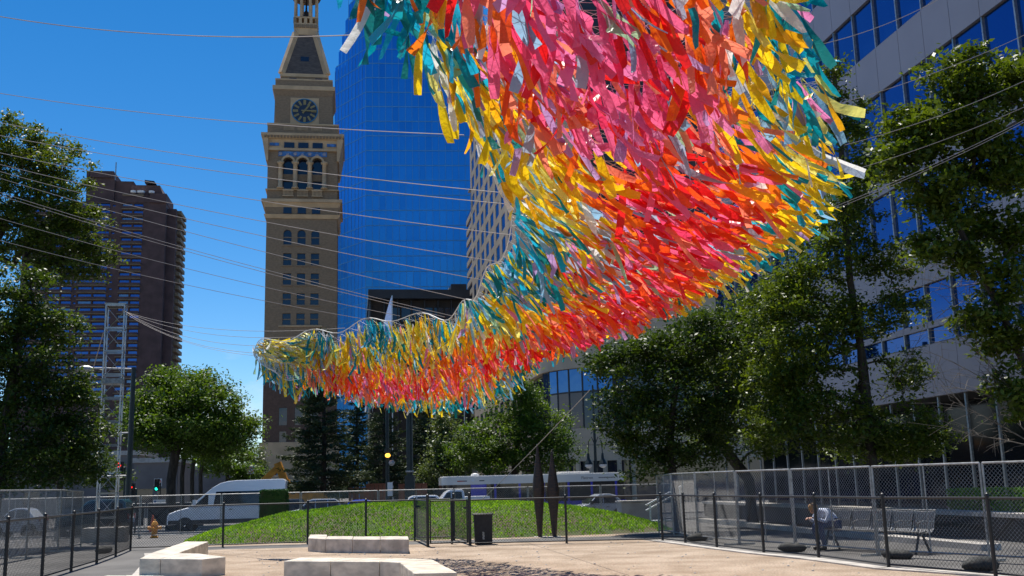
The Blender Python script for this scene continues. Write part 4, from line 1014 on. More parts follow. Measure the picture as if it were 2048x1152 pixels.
for k, (a, b) in enumerate(((A(-17.2, 76), A(-14.2, 76)), (A(-14.1, 76.1), A(-11.1, 76.1)))):
    temp_panel(a, b, ['black screened fence panel across the street behind the fire hydrant', 'black screened fence panel across the street behind the van bonnet'][k], cloth=True, group='screened panels across the street')
# ================================================================== MARBLE BENCHES
HB = .345
def bench(label, blocks, mat=None, name='stone_bench'):
    c = Vector(blocks[0][0]); t = thing(name, label, 'bench', (c.x, c.y, 0)); rnd = random.Random(len(label))
    for poly in blocks:
        cen = Vector((sum(p[0] for p in poly) / len(poly), sum(p[1] for p in poly) / len(poly), 0))
        q = [cen + (Vector((p[0], p[1], 0)) - cen) * (1 - .006 / max(.2, (Vector((p[0], p[1], 0)) - cen).length)) for p in poly]
        mb = MB(); mb.slab([(p.x, p.y) for p in q], -.03, HB + rnd.uniform(-.004, .004)); mb.obj('marble_block', mat or M['marble'], t, world=True, bevel=.014)
    return t
def top(px, py): p = G(px, py, HB); return (p.x, p.y)
def split(a, b, c, d, n):
    """quad a-b front, d-c back, cut in n blocks along a-b"""
    v = lambda p: Vector((p[0], p[1])); a, b, c, d = v(a), v(b), v(c), v(d)
    return [[a.lerp(b, i / n), a.lerp(b, (i + 1) / n), d.lerp(c, (i + 1) / n), d.lerp(c, i / n)] for i in range(n)]
bench('cream marble block bench bending right in the foreground centre',
      split(top(567, 1122), top(759, 1123), top(786, 1116), top(602, 1114.5), 2) + [[top(759, 1123), top(800, 1125), top(866, 1119), top(786, 1116)]] +
      split(top(800, 1125), top(828, 1147), top(915, 1145), top(866, 1119), 3))
bench('cream marble L-shaped block bench on the left by the shaded fence',
      [[top(279, 1117), top(321, 1117), top(357, 1106), top(302, 1106)], [top(321, 1117), top(404, 1118), top(452, 1113.5), top(400, 1107), top(357, 1106)]] +
      split(top(302, 1106), top(371, 1083), top(417, 1083), top(357, 1106), 4))
bench('worn weathered marble block bench in front of the gate',
      split(top(651, 1078), top(818, 1078.5), top(816, 1072.5), top(655, 1072.5), 3) + [[top(616, 1076), top(651, 1078), top(655, 1072.5), top(654, 1069), top(620, 1069)]], M['marble_worn'])
bench('pale marble bench cut by the lower left edge of the picture', split(top(120, 1174), top(330, 1174), top(330, 1152), top(215, 1150.0), 3))
# pebbles and litter lying on the gravel
rnd = random.Random(9); mb = MB()
for _ in range(260):
    y = rnd.uniform(17.5, 28); x = rnd.uniform(lerp_line(left_line, y) + .2, lerp_line(right_line, y) - .3); r = rnd.uniform(.008, .03)
    mb.lathe([(r * .3, .004), (r, r * .35), (r * .7, r * .8), (r * .1, r)], 6, (x, y, 0))
tag(mb.obj('pebbles', M['concrete']), 'scattered small pale stones on the tan gravel', 'pebbles', kind='stuff')

# ================================================================== SPINDLES, BIN, TOWER
def spindle(px, py, ytop, label):
    p = G(px, py); h = (py - ytop) * mpp(1000, p.y) * 1.0; t = thing('spindle_sculpture', label, 'sculpture', (p.x, p.y, gz(p.y)), 0, 'pair of bronze spindles')
    prof = [(.075, 0), (.09, .05), (.14, .25), (.175, .36), (.215, .45), (.225, .5), (.215, .56), (.165, .68), (.105, .80), (.06, .90), (.042, .96), (.03, 1.0)]
    rings = []
    n = 44
    for i in range(n + 1):
        u = i / n
        for (a, b) in zip(prof[:-1], prof[1:]):
            if a[1] <= u <= b[1] or (b is prof[-1] and u >= a[1]): r = a[0] + (b[0] - a[0]) * (u - a[1]) / (b[1] - a[1])
        rings.append((r * (1 + .015 * (i % 2)) * .84, u * h))
    mb = MB(); mb.lathe(rings, 20); mb.obj('body', M['bronze'], t, smooth_=True)
    mb = MB(); mb.box(-.2, .2, -.2, .2, -.02, .02); mb.obj('footing', M['concrete'], t)
spindle(1080, 1073, 890, 'taller rust brown bronze spindle standing left of its twin by the mound'); spindle(1109, 1073, 903, 'shorter rust brown bronze spindle standing right of its twin by the mound')
p = G(967, 1088.5); t = thing('litter_bin', 'dark textured litter bin standing beside the entry gate', 'bin', (p.x, p.y, 0), R(4))
mb = MB(); w = .255; h = .80
mb.hexa([(-w * .92, -w * .92, 0), (w * .92, -w * .92, 0), (w * .92, w * .92, 0), (-w * .92, w * .92, 0)], [(-w, -w, h), (w, -w, h), (w, w, h), (-w, w, h)]); mb.obj('body', M['bin'], t, bevel=.03)
mb = MB(); mb.tube([(-w - .01, -w - .01, h), (w + .01, -w - .01, h), (w + .01, w + .01, h), (-w - .01, w + .01, h), (-w - .01, -w - .01, h)], .022, 6); mb.obj('rim', M['darkplastic'], t)
mb = MB(); mb.box(-.03, .02, -w * .975 - .012, -w * .9, .14, .34); mb.obj('sticker', M['galv'], t)

def truss_tower():
    b = P(213, 1040, 40); t = thing('truss_tower', 'tall aluminium lattice truss tower holding the cables at left', 'truss tower', (b.x, 40, gz(40)), R(14))
    H = P(225, 613, 40).z - gz(40); w = .34; n = 10; dz = H / n
    cs = [(-w, -w), (w, -w), (w, w), (-w, w)]
    for c in cs:
        mb = MB(); mb.tube([(c[0], c[1], 0), (c[0], c[1], H)], .025, 8); mb.obj('chord', M['alu'], t)
    for k in range(1, n + 1):
        z = k * dz
        for i in range(4):
            a, c = cs[i], cs[(i + 1) % 4]; mb = MB(); mb.beam((a[0], a[1], z), (c[0], c[1], z), .05, .07); mb.obj('rung', M['alu'], t)
    for k in range(n):
        for i in range(4):
            a, c = cs[i], cs[(i + 1) % 4]; z0, z1 = k * dz, (k + 1) * dz
            if (k + i) % 2: a, c = c, a
            mb = MB(); mb.tube([(a[0], a[1], z0 + .05), ((a[0] + c[0]) / 2, (a[1] + c[1]) / 2, (z0 + z1) / 2), (c[0], c[1], z1 - .05)], .012, 6); mb.obj('brace', M['alu'], t)
    mb = MB(); mb.box(-w - .06, w + .06, -w - .06, w + .06, H + .036, H + .07); mb.obj('head_plate', M['alu'], t)
    mb = MB(); mb.box(-w - .04, w + .04, -w - .04, w + .04, 6.6 * dz, 6.6 * dz + .2); mb.obj('junction_box', M['galv'], t)
    mb = MB(); mb.box(-.75, .75, -.7, .7, -.05, .55); mb.obj('ballast_block', M['concrete'], t)
truss_tower()
M['hydrant'] = pm('yellow hydrant paint', (.72, .30, .02), .5, var=.15, scale=8); M['cone'] = pm('orange cone', (.75, .10, .02), .5, var=.1)
p = P(309, 1060, 45); t = thing('fire_hydrant', 'yellow fire hydrant at the street behind the left fence corner', 'hydrant', (p.x, 45, gz(45)))
mb = MB(); mb.lathe([(.17, 0), (.17, .06), (.12, .07), (.12, .5), (.15, .51), (.15, .56), (.13, .6), (.09, .68), (.04, .72), (.035, .78), (.01, .79)], 14); mb.obj('barrel', M['hydrant'], t, smooth_=False)
for sx in (-1, 1):
    mb = MB(); mb.lathe([(.06, 0), (.06, .12), (.075, .12), (.075, .18), (.03, .2)], 10, (sx * .1, 0, .42), axis='x')
    if sx < 0: mb.v = [(-x - .2 + 0.0, y, z) for x, y, z in [(v[0] , v[1], v[2]) for v in mb.v]]
    mb.obj('side_nozzle', M['hydrant'], t)
mb = MB(); mb.lathe([(.07, 0), (.07, .1), (.085, .1), (.085, .16), (.03, .18)], 10, (0, -.28, .38), axis='y'); mb.obj('front_nozzle', M['hydrant'], t)
p = P(305, 1050, 58); t = thing('traffic_cone', 'orange traffic cone standing in the street behind the hydrant', 'cone', (p.x, 58, gz(58)))
mb = MB(); mb.lathe([(.18, .03), (.04, .95), (.03, .96)], 14); mb.obj('body', M['cone'], t); mb = MB(); mb.box(-.24, .24, -.24, .24, 0, .04); mb.obj('base', M['rubber'], t)
def sandbag(p, rz, label, s=1.0):
    mb = MB(); n, m = 10, 8
    rnd = random.Random(label)
    for i in range(n + 1):
        u = i / n * 2 - 1; pr = max(.05, (1 - abs(u) ** 3.2)) ** .6
        for j in range(m):
            a = 2 * math.pi * j / m; mb.v.append((u * .30 * s + rnd.gauss(0, .012), math.cos(a) * .15 * s * pr * rnd.uniform(.8, 1.15), max(.004, .085 * s + math.sin(a) * .11 * s * pr * rnd.uniform(.7, 1.25))))
    for i in range(n):
        for j in range(m):
            a = i * m + j; b = i * m + (j + 1) % m; mb.f.append((a, b, b + m, a + m)); mb.m.append(0)
    mb.f.append(tuple(reversed(range(m)))); mb.m.append(0); mb.f.append(tuple(n * m + j for j in range(m))); mb.m.append(0)
    o = mb.obj('sandbag', M['bag'], smooth_=True); o.location = (p.x, p.y, gz(p.y)); o.rotation_euler[2] = rz; tag(o, label, 'sandbag', 'sandbags on the fence feet')
M['bag'] = pm('black sandbag', (.016, .018, .018), .75, var=.3, scale=8, bump=.5, bscale=30)
sandbag(G(1962, 1142), R(10), 'black sandbag on the fence foot at the right edge of the picture', 1.1); sandbag(G(1585, 1104), R(-15), 'black sandbag at the fence foot left of the seated man')
sandbag(G(1395, 1082), R(20), 'black sandbag at the fence foot near the thin tree trunk'); sandbag(G(1795, 1118), R(-40), 'black sandbag lying flat below the metal bench end'); sandbag(V2(-11.5, 29.2), R(70), 'black sandbag in the shaded left fence corner')

# clipped hedge box on the mound
M['hedge'] = leafmat('artificial hedge leaf', (.012, .05, .008), (.03, .11, .015), .15, .5)
def leafbox(t, w, d, h, n, size, mat, name='foliage', seed=1):
    g = np.random.default_rng(seed); f = g.integers(0, 5, n); u = g.uniform(-1, 1, (n, 3)); c = u * np.array([w, d, h]) / 2
    for k, (ax, sg) in enumerate(((0, 1), (0, -1), (1, 1), (1, -1), (2, 1))):
        c[f == k, ax] = sg * (w, d, h)[ax] / 2 + g.normal(0, .015, (f == k).sum())
    c[:, 2] += h / 2; dd = unit(g.normal(0, 1, (n, 3)) + np.array([0, 0, .3])); s = unit(np.cross(dd, unit(g.normal(0, 1, (n, 3)))))
    V = quads(c, dd, s, np.full(n, size * .6), np.full(n, size)); o = add_obj(name, np_mesh(name, V, n, 4, (mat,), np.repeat(g.uniform(0, 1, n), 4)), t); o['kind'] = 'stuff'; return o
p = P(548, 1024, 43.2); t = thing('hedge_box', 'square dark green clipped hedge box on the left shoulder of the mound', 'hedge', (p.x, p.y, p.z - .35), R(2))
wbx = 52 * mpp(1000, 43.2); hbx = 43 * mpp(1000, 43.2) + .35
mb = MB(); mb.box(-wbx / 2 + .03, wbx / 2 - .03, -.28, .28, 0, hbx - .03); mb.obj('core', M['soil'], t); leafbox(t, wbx, .62, hbx, 5200, .055, M['hedge'])

# ================================================================== SIGNALS, LAMPS, SIGNS
M['pole_dark'] = pm('dark green pole paint', (.012, .022, .022), .45, .2, var=.2)
M['sign_white'] = pm('sign white', (.75, .75, .73), .5, var=.03); M['sign_black'] = pm('sign black', (.01, .01, .01), .5, var=.05); M['sign_red'] = pm('sign red', (.6, .02, .02), .5, var=.05)
M['lamp_glass'] = pm('lamp globe', (.7, .7, .68), .3, var=.05)
def pole(t, h, r0, r1, z0=0, name='pole'):
    mb = MB(); mb.tube([(0, 0, z0), (0, 0, z0 + .5), (0, 0, z0 + .55), (0, 0, z0 + h)], [r0 * 1.5, r0 * 1.5, r0, r1], 12); return mb.obj(name, M['pole_dark'], t)
def text_obj(body, size, parent, loc, rot, mat):
    c = bpy.data.curves.new('lettering', 'FONT'); c.body = body; c.size = size; c.align_x = 'CENTER'; c.align_y = 'CENTER'; c.extrude = .002
    tmp = bpy.data.objects.new('lettering_source', c); COL.objects.link(tmp); bpy.context.view_layer.update()
    me = bpy.data.meshes.new_from_object(tmp.evaluated_get(bpy.context.evaluated_depsgraph_get())); bpy.data.objects.remove(tmp)
    me.materials.clear(); me.materials.append(mat); o = bpy.data.objects.new('lettering', me); COL.objects.link(o); o.parent = parent; o.location = loc; o.rotation_euler = rot; return o
D = 56.0; p = P(256, 1000, D); t = thing('street_light', 'dark street light pole with long cobra arm beside the truss tower', 'street light', (p.x, D, gz(D)))
H = P(256, 735, D).z - gz(D); pole(t, H, .16, .12)
arm = (256 - 150) * mpp(740, D); mb = MB(); mb.tube([(0, 0, H - .1), (-arm * .5, 0, H - .02), (-arm * .75, 0, H)], .05, 8); mb.obj('arm', M['galv'], t)
mb = MB(); mb.lathe([(.04, -.75), (.16, -.5), (.2, -.2), (.16, .1), (.05, .3)], 10, (-arm * .86, 0, H - .02), axis='x'); mb.obj('lamp_head', M['galv'], t)
zs = P(256, 866, D).z - gz(D); mb = MB(); mb.tube([(0, 0, zs), (-.9, 0, zs)], .05, 8); mb.obj('sign_arm', M['galv'], t)
zt_ = P(256, 952, D).z - gz(D); mb = MB(); mb.tube([(0, 0, zt_), (-1.6, 0, zt_)], .06, 8); mb.obj('mast_arm', M['galv'], t)
# one way sign hung from it
D2 = 55.6; a = P(207, 951, D2); b = P(244, 940, D2); s = thing('one_way_sign', 'black one way sign with white arrow pointing left', 'sign', ((a.x + b.x) / 2, D2, (a.z + b.z) / 2)); sw, sh = (b.x - a.x), abs(b.z - a.z)
mb = MB(); mb.box(-sw / 2, sw / 2, -.01, .01, -sh / 2, sh / 2); mb.obj('plate', M['sign_black'], s)
k_ = sw / 2 * .92; hh = sh / 2; mb = MB(); mb.prism([(-k_, 0), (-k_ * .55, -hh * .8), (-k_ * .55, -hh * .5), (k_, -hh * .5), (k_, hh * .5), (-k_ * .55, hh * .5), (-k_ * .55, hh * .8)], -.016, -.011); mb.obj('arrow', M['sign_white'], s)
text_obj('ONE WAY', sh * .46, s, (.1, -.019, 0), (math.pi / 2, 0, 0), M['sign_black'])
def signal(px, py, D, lamp, label, face=0, hang=True):
    p = P(px, py, D); t = thing('traffic_signal', label, 'traffic light', (p.x, D, gz(D))); z = p.z - gz(D)
    mb = MB(); mb.box(-.19, .19, -.12, .12, z - .5, z + .5); mb.obj('housing', M['sign_black'], t)
    for i, (nm, dz) in enumerate((('red', .32), ('amber', 0), ('green', -.32))):
        mt = {'red': M['redlamp'], 'green': M['greenlamp']}[lamp] if nm == lamp else M['darkplastic']
        mb = MB(); mb.lathe([(.12, 0), (.12, .03)], 14, (0, -.155, z + dz), axis='y'); l_ = mb.obj('lens', mt, t)
        mb = MB()
        for q in range(8):
            a0, a1 = math.pi * q / 8, math.pi * (q + 1) / 8
            mb.face([(.135 * math.cos(a0), -.12, z + dz + .135 * math.sin(a0)), (.135 * math.cos(a1), -.12, z + dz + .135 * math.sin(a1)), (.135 * math.cos(a1), -.3, z + dz + .135 * math.sin(a1)), (.135 * math.cos(a0), -.3, z + dz + .135 * math.sin(a0))])
        mb.obj('visor', M['sign_black'], l_)
    mb = MB(); mb.tube([(.3, 0, 0), (.3, 0, z + .2), (.1, 0, z + .2)], .05, 8); mb.obj('pole', M['pole_dark'], t); return t
signal(262, 985, 58, 'red', 'traffic light showing red to the right of the street light pole'); signal(314, 970, 88, 'green', 'far traffic light showing green left of the rounded tree'); signal(239, 942, 57, 'red', 'small red traffic light beside the one way sign')
def round_sign(px, py, D, label):
    p = P(px, py, D); t = thing('traffic_sign', label, 'sign', (p.x, D, gz(D)), AX); z = p.z - gz(D)
    mb = MB(); mb.tube([(0, .04, 0), (0, .04, z + .4)], .03, 8); mb.obj('post', M['galv'], t)
    mb = MB(); mb.box(-.33, .33, -.01, .01, z - .33, z + .33); pl = mb.obj('plate', M['sign_white'], t)
    mb = MB(); n = 20
    for j in range(n):
        a0, a1 = 2 * math.pi * j / n, 2 * math.pi * (j + 1) / n; q = [(r * math.cos(a), -.014, z + r * math.sin(a)) for r, a in ((.21, a0), (.28, a0), (.28, a1), (.21, a1))]; mb.face(q)
    mb.beam((-.17, -.016, z + .17), (.17, -.016, z - .17), .05, .004, up=(0, -1, 0)); mb.obj('prohibition_ring', M['sign_red'], pl)
    mb = MB(); mb.beam((0, -.013, z - .14), (0, -.013, z + .1), .05, .003, up=(0, -1, 0)); mb.beam((0, -.013, z + .1), (.12, -.013, z + .1), .05, .003, up=(0, -1, 0)); mb.obj('symbol', M['sign_black'], pl)
round_sign(316, 965, 90, 'square no-turn sign with red ring above the green traffic light'); round_sign(501, 940, 95, 'square no-turn sign with red ring left of the clock tower base')
# notice sheet on the screen
p = P(326, 1008, 76.3); mb = MB(); w_, h_ = 24 * mpp(1000, 76) / 2, 18 * mpp(1000, 76) / 2; mb.box(-w_, w_, -.02, .0, -h_, h_); o = thing('notice_board', 'white notice sheet hung on the black street screen', 'notice', (p.x, 75.5, p.z), AX); mb.obj('sheet', M['sign_white'], o); mb = MB(); mb.box(-w_ * .85, -w_ * .5, -.03, -.021, h_ * .2, h_ * .8); mb.obj('blue_mark', M['blue_tile'], o)
mb = MB()
for i in range(4): mb.box(-w_ * .3, w_ * .8, -.03, -.021, h_ * (.6 - i * .35), h_ * (.66 - i * .35))
mb.obj('text_line', M['galv'], o)
for i, (px, D, py) in enumerate(((775, 70, 700), (820, 66, 690))):
    p = P(px, 990, D); t = thing('lamp_post', ['slim dark lamp post carrying a small orange signal lamp', 'thick black pole standing in front of the pine trees'][i], 'pole', (p.x, D, gz(D))); H = P(px, py, D).z - gz(D)
    pole(t, H, (.13, .22)[i], (.1, .19)[i])
    if i == 0:
        z = P(px, 911, D).z - gz(D); mb = MB(); mb.lathe([(.02, -.14), (.14, -.1), (.18, 0), (.14, .1), (.02, .14)], 12, (.05, -.22, z)); mb.obj('orange_lamp', M['amberlamp'], t, smooth_=True)
        mb = MB(); mb.box(-.2, .2, -.1, .12, z + .2, z + .45); mb.obj('lamp_cap', M['pole_dark'], t)
        mb = MB(); mb.lathe([(.05, -.1), (.2, -.05), (.2, .05), (.05, .1)], 12, (.3, -.1, z - .5), axis='y'); mb.obj('round_mirror', M['galv'], t)
        mb = MB(); mb.box(.02, .36, -.2, -.17, .9 + .9, 2.7); mb.obj('small_sign', M['sign_white'], t)
    else:
        for z in (3.2, 1.6): mb = MB(); mb.lathe([(.26, z), (.27, z + .05), (.26, z + .1)], 14); mb.obj('band', M['galv'], t)
        mb = MB(); mb.box(-.3, .3, -.26, .26, 0, 3.0); mb.obj('cabinet', M['pole_dark'], t)
# twin lantern lamp
D = 80.0; p = P(1194, 990, D); t = thing('twin_lantern', 'ornate dark street lamp with two hanging bell lanterns above the bus', 'street lamp', (p.x, D, gz(D))); H = P(1190, 770, D).z - gz(D); pole(t, H, .14, .07)
zl = P(1193, 880, D).z - gz(D)
for sx in (-1, 1):
    mb = MB(); mb.tube([(0, 0, zl - .4), (sx * .25, 0, zl + .25), (sx * .5, 0, zl - .1), (sx * .55, 0, zl - 1.0)], .035, 6); mb.obj('arm', M['pole_dark'], t)
    mb = MB(); mb.lathe([(.08, 0), (.12, -.4), (.3, -.75), (.34, -.85)], 12, (sx * .55, 0, zl - 1.0)); l_ = mb.obj('lantern_hood', M['pole_dark'], t); mb = MB(); mb.lathe([(.3, -.86), (.28, -1.0), (.12, -1.12), (.02, -1.14)], 12, (sx * .55, 0, zl - 1.0)); mb.obj('lamp_globe', M['lamp_glass'], l_)
# ================================================================== VEHICLES (local: x forward, y left, z up)
def paint(name, col, rough=.25):
    m, n, b, o = nt(name); b.inputs['Base Color'].default_value = (*col, 1); b.inputs['Roughness'].default_value = rough; b.inputs['Coat Weight'].default_value = .6; b.inputs['Coat Roughness'].default_value = .05; return m
M['van_white'] = paint('van white', (.86, .87, .88)); M['car_silver'] = paint('silver paint', (.42, .44, .48)); M['car_blue'] = paint('vivid blue paint', (.01, .06, .62)); M['car_dark'] = paint('dark blue grey paint', (.03, .04, .06)); M['car_teal'] = paint('dark teal paint', (.008, .05, .07)); M['bus_white'] = paint('bus white', (.82, .79, .73), .4); M['bus_blue'] = paint('bus blue', (.012, .022, .52), .35)
M['headlamp'] = pm('headlamp lens', (.6, .6, .62), .15, .3, var=.05); M['taillamp'] = pm('tail lamp', (.45, .01, .01), .2, var=.05)
def wheel(t, x, y, r, w=.22):
    sg = 1 if y > 0 else -1
    mb = MB(); mb.lathe([(r * .62, -w / 2), (r * .95, -w / 2), (r, -w * .35), (r, w * .35), (r * .95, w / 2), (r * .62, w / 2)], 24, (x, y, r), axis='y'); o = mb.obj('wheel', M['rubber'], t)
    mb = MB(); mb.lathe([(r * .64, -.02), (r * .6, .0), (r * .15, .03), (.02, .035)] if sg > 0 else [(.02, -.035), (r * .15, -.03), (r * .6, 0), (r * .64, .02)], 16, (x, y + sg * (w / 2 - .03), r), axis='y'); mb.obj('rim', M['chrome'], o)
def vehicle(name, label, cat, px0, px1, D, prof, house, wins, wid, mt, wheels, wr=.34, rev=True, cladding=None, group='vehicles in the street', L0=None):
    """prof/house in unit length (0 rear .. 1 front) and metres of height; house = greenhouse outline; wins = side windows"""
    pa, pb = P(px0, 1000, D), P(px1, 1000, D); Ln = (pb - pa).length if L0 is None else L0
    c = (pa + pb) / 2; t = thing(name, label, cat, (c.x, D, gz(D) + .01), AX + (math.pi if rev else 0), group)
    X = lambda u: (u - .5) * Ln; hw = wid / 2
    zmin = min(z for _, z in prof); zmax = max(z for _, z in house); zsh = min(z for _, z in house)
    yat = lambda z: hw - .02 - .20 * smooth(zsh, zmax + .1, z) * (1 if zmax < 2.2 else .55)
    def loft(poly, ys, name, mat):
        mb = MB(); n = len(poly); cx = sum(p[0] for p in poly) / n; cz = sum(p[1] for p in poly) / n
        for (y, sc) in ys:
            for (x, z) in poly: mb.v.append((cx + (x - cx) * (1 - sc * .04), y, cz + (z - cz) * (1 - sc * .10)))
        for i in range(len(ys) - 1):
            for j in range(n):
                a = i * n + j; b = i * n + (j + 1) % n; mb.f.append((a, b, b + n, a + n)); mb.m.append(0)
        mb.f.append(tuple(reversed(range(n)))); mb.m.append(0); k = (len(ys) - 1) * n; mb.f.append(tuple(k + j for j in range(n))); mb.m.append(0)
        return mb.obj(name, mat, t, bevel=.02)
    body = [(X(u), z) for u, z in prof]
    loft(body, [(-hw, 1), (-hw + .07, .25), (-hw + .2, 0), (hw - .2, 0), (hw - .07, .25), (hw, 1)], 'body', mt)
    # greenhouse with tumblehome
    mb = MB(); hp = [(X(u), z) for u, z in house]; n = len(hp)
    for sg in (-1, 1): mb.v += [(x, sg * yat(z), z) for x, z in hp]
    for j in range(n):
        q = (j + 1) % n; mb.f.append((j, q, n + q, n + j)); mb.m.append(0)
    mb.f.append(tuple(reversed(range(n)))); mb.m.append(0); mb.f.append(tuple(range(n, 2 * n))); mb.m.append(0); mb.obj('cabin', mt, t, bevel=.03)
    for w_ in wins:
        for sg in (-1, 1):
            mb = MB(); mb.face([(X(u), sg * (yat(z) + .014), z) for u, z in w_]); mb.obj('window', M['carglass'], t)
    # windscreen and rear window lie on the front and rear slopes of the cabin
    fr = sorted(hp, key=lambda p: -p[0])[0]; tp = sorted([p for p in hp if p[1] > zmax - .12], key=lambda p: -p[0])[0]
    for (lo, hi, nm, sg) in ((fr, tp, 'windscreen', 1),):
        off = Vector((hi[1] - lo[1], 0, -(hi[0] - lo[0]))).normalized() * .016
        a = Vector((lo[0], 0, lo[1])); b = Vector((hi[0], 0, hi[1])); p0 = a.lerp(b, .1) + off; p1 = a.lerp(b, .92) + off; y0, y1 = yat(p0.z) - .08, yat(p1.z) - .08
        mb = MB(); mb.face([(p0.x, -y0, p0.z), (p0.x, y0, p0.z), (p1.x, y1, p1.z), (p1.x, -y1, p1.z)]); mb.obj(nm, M['carglass'], t)
    for u in wheels:
        for sg in (-1, 1):
            wheel(t, X(u), sg * (hw - .1), wr)
            mb = MB(); mb.lathe([(wr * 1.18, -.005), (wr * 1.18, .005)], 20, (X(u), sg * (hw + .004), wr + .03), axis='y'); mb.obj('wheel_arch', M['darkplastic'], t)
    zf = [z for u, z in prof if u > .93]; zh = max(zf) - .16
    for sg in (-1, 1):
        mb = MB(); mb.box(X(.955), X(1.0) - .01, sg * (hw - .34) - .16, sg * (hw - .34) + .16 + .03, zh - .1, zh + .06); mb.obj('headlight', M['headlamp'], t)
        mb = MB(); mb.box(X(0) - .012, X(.02), sg * (hw - .2) - .1, sg * (hw - .2) + .1, .8, 1.05); mb.obj('tail_light', M['taillamp'], t)
        mb = MB(); u0 = max(u for u, z in wins[0]) - .01; mb.box(X(u0) - .06, X(u0) + .1, sg * (hw + .02), sg * (hw + .2), zsh + .02, zsh + .2 + (.2 if zmax > 2.2 else 0)); mb.obj('wing_mirror', M['darkplastic'] if mt != M['van_white'] else M['white_paint'], t)
    if cladding:
        for sg in (-1, 1):
            mb = MB(); mb.box(X(.02), X(.985), sg * (hw + .012) - .01, sg * (hw + .012) + .01, cladding[0], cladding[1]); mb.obj('cladding', M['darkplastic'], t)
    for u in ((.36, .62) if zmax < 2.2 else (.45,)):
        for sg in (-1, 1):
            mb = MB(); mb.box(X(u), X(u) + .16, sg * (hw + .01) - .012, sg * (hw + .01) + .012, zsh - .16, zsh - .12); mb.obj('door_handle', M['darkplastic'], t)
    return t
# high-roof white passenger van, front to the left
vehicle('passenger_van', 'white high-roof passenger van parked with its nose to the left behind the fence', 'van', 345, 570, 57.5,
        [(0, .42), (1, .42), (1.0, .78), (.985, 1.02), (.93, 1.16), (.83, 1.32), (.0, 1.34)],
        [(.005, 1.32), (.825, 1.315), (.80, 1.42), (.62, 2.35), (.56, 2.56), (.50, 2.66), (.42, 2.70), (.02, 2.72), (.0, 2.6)],
        [[(.775, 1.38), (.655, 1.38), (.655, 1.98), (.672, 1.98)], [(.61, 1.42), (.03, 1.42), (.03, 2.12), (.59, 2.12)]], 2.06, M['van_white'], (.17, .845), .36, cladding=(.45, .66))
sed_p = [(0, .32), (1, .32), (1.0, .62), (.97, .78), (.80, .92), (0.02, .96), (0, .7)]
sed_h = [(.08, .94), (.74, .915), (.58, 1.36), (.50, 1.45), (.32, 1.46), (.22, 1.38)]
sed_w = [[(.69, .98), (.47, .98), (.47, 1.38), (.575, 1.32)], [(.45, .98), (.18, .98), (.25, 1.34), (.33, 1.39), (.45, 1.39)]]
suv_p = [(0, .38), (1, .38), (1.0, .72), (.97, .96), (.78, 1.08), (0.01, 1.1), (0, .8)]
suv_h = [(.02, 1.08), (.75, 1.07), (.60, 1.58), (.53, 1.68), (.10, 1.68), (.05, 1.55)]
suv_w = [[(.70, 1.13), (.48, 1.13), (.48, 1.58), (.60, 1.52)], [(.46, 1.13), (.27, 1.13), (.27, 1.6), (.46, 1.6)], [(.25, 1.13), (.06, 1.13), (.09, 1.52), (.13, 1.58), (.25, 1.6)]]
vehicle('hatchback', 'dark blue-grey car mostly hidden behind the hedge box', 'car', 520, 612, 63, suv_p, suv_h, suv_w, 1.8, M['car_dark'], (.18, .82), .33)
vehicle('estate_car', 'silver estate car with roof rails behind the mound beside the hedge box', 'car', 572, 685, 56.5, [(u, z * .98) for u, z in suv_p], [(.02, 1.06), (.76, 1.05), (.60, 1.50), (.52, 1.58), (.14, 1.56), (.06, 1.42)], [[(u, z * .95) for u, z in w] for w in suv_w], 1.82, M['car_silver'], (.18, .82), .33)
vehicle('blue_car', 'vivid blue car behind the mound with only its roof showing', 'car', 648, 770, 54.5, sed_p, sed_h, sed_w, 1.8, M['car_blue'], (.18, .82), .32)
vehicle('utility_van', 'white sport utility vehicle behind the mound left of the pickup', 'car', 775, 882, 62, suv_p, suv_h, suv_w, 1.85, M['van_white'], (.18, .82), .35)
pk = vehicle('pickup_truck', 'white pickup truck behind the mound in front of the bus', 'pickup truck', 838, 978, 59, [(0, .5), (1, .5), (1.0, .9), (.985, 1.12), (.76, 1.22), (.38, 1.24), (.37, 1.3), (0.0, 1.3)],
        [(.36, 1.22), (.75, 1.215), (.63, 1.78), (.57, 1.92), (.40, 1.92), (.375, 1.8)], [[(.70, 1.28), (.565, 1.28), (.565, 1.8), (.62, 1.75)], [(.55, 1.28), (.40, 1.28), (.41, 1.8), (.55, 1.82)]], 1.95, M['van_white'], (.2, .82), .4)
mb = MB(); X0 = (978 - 838) * mpp(1000, 59); mb.box(-X0 * .49, -X0 * .14, -.85, .85, 1.31, 1.52); mb.obj('bed_box', M['white_paint'], pk)
vehicle('grey_car', 'silver-grey car behind the right end of the mound below the bus', 'car', 1140, 1250, 57, sed_p, sed_h, sed_w, 1.8, M['car_silver'], (.18, .82), .32)
vehicle('silver_car', 'silver car seen through the left fence near the picture edge', 'car', -10, 88, 52, sed_p, sed_h, sed_w, 1.8, M['car_silver'], (.18, .82), .32)
vehicle('dark_suv', 'dark teal sport utility vehicle parked behind the truss tower base', 'car', 128, 262, 50, suv_p, [(u, z * 1.08 - .08) for u, z in suv_h], suv_w, 1.9, M['car_teal'], (.18, .82), .36)
vehicle('red_car', 'dark red car parked under the trees beyond the right walkway', 'car', 1560, 1660, 66, sed_p, sed_h, sed_w, 1.8, paint('dark red paint', (.28, .015, .012)), (.18, .82), .32, rev=False)
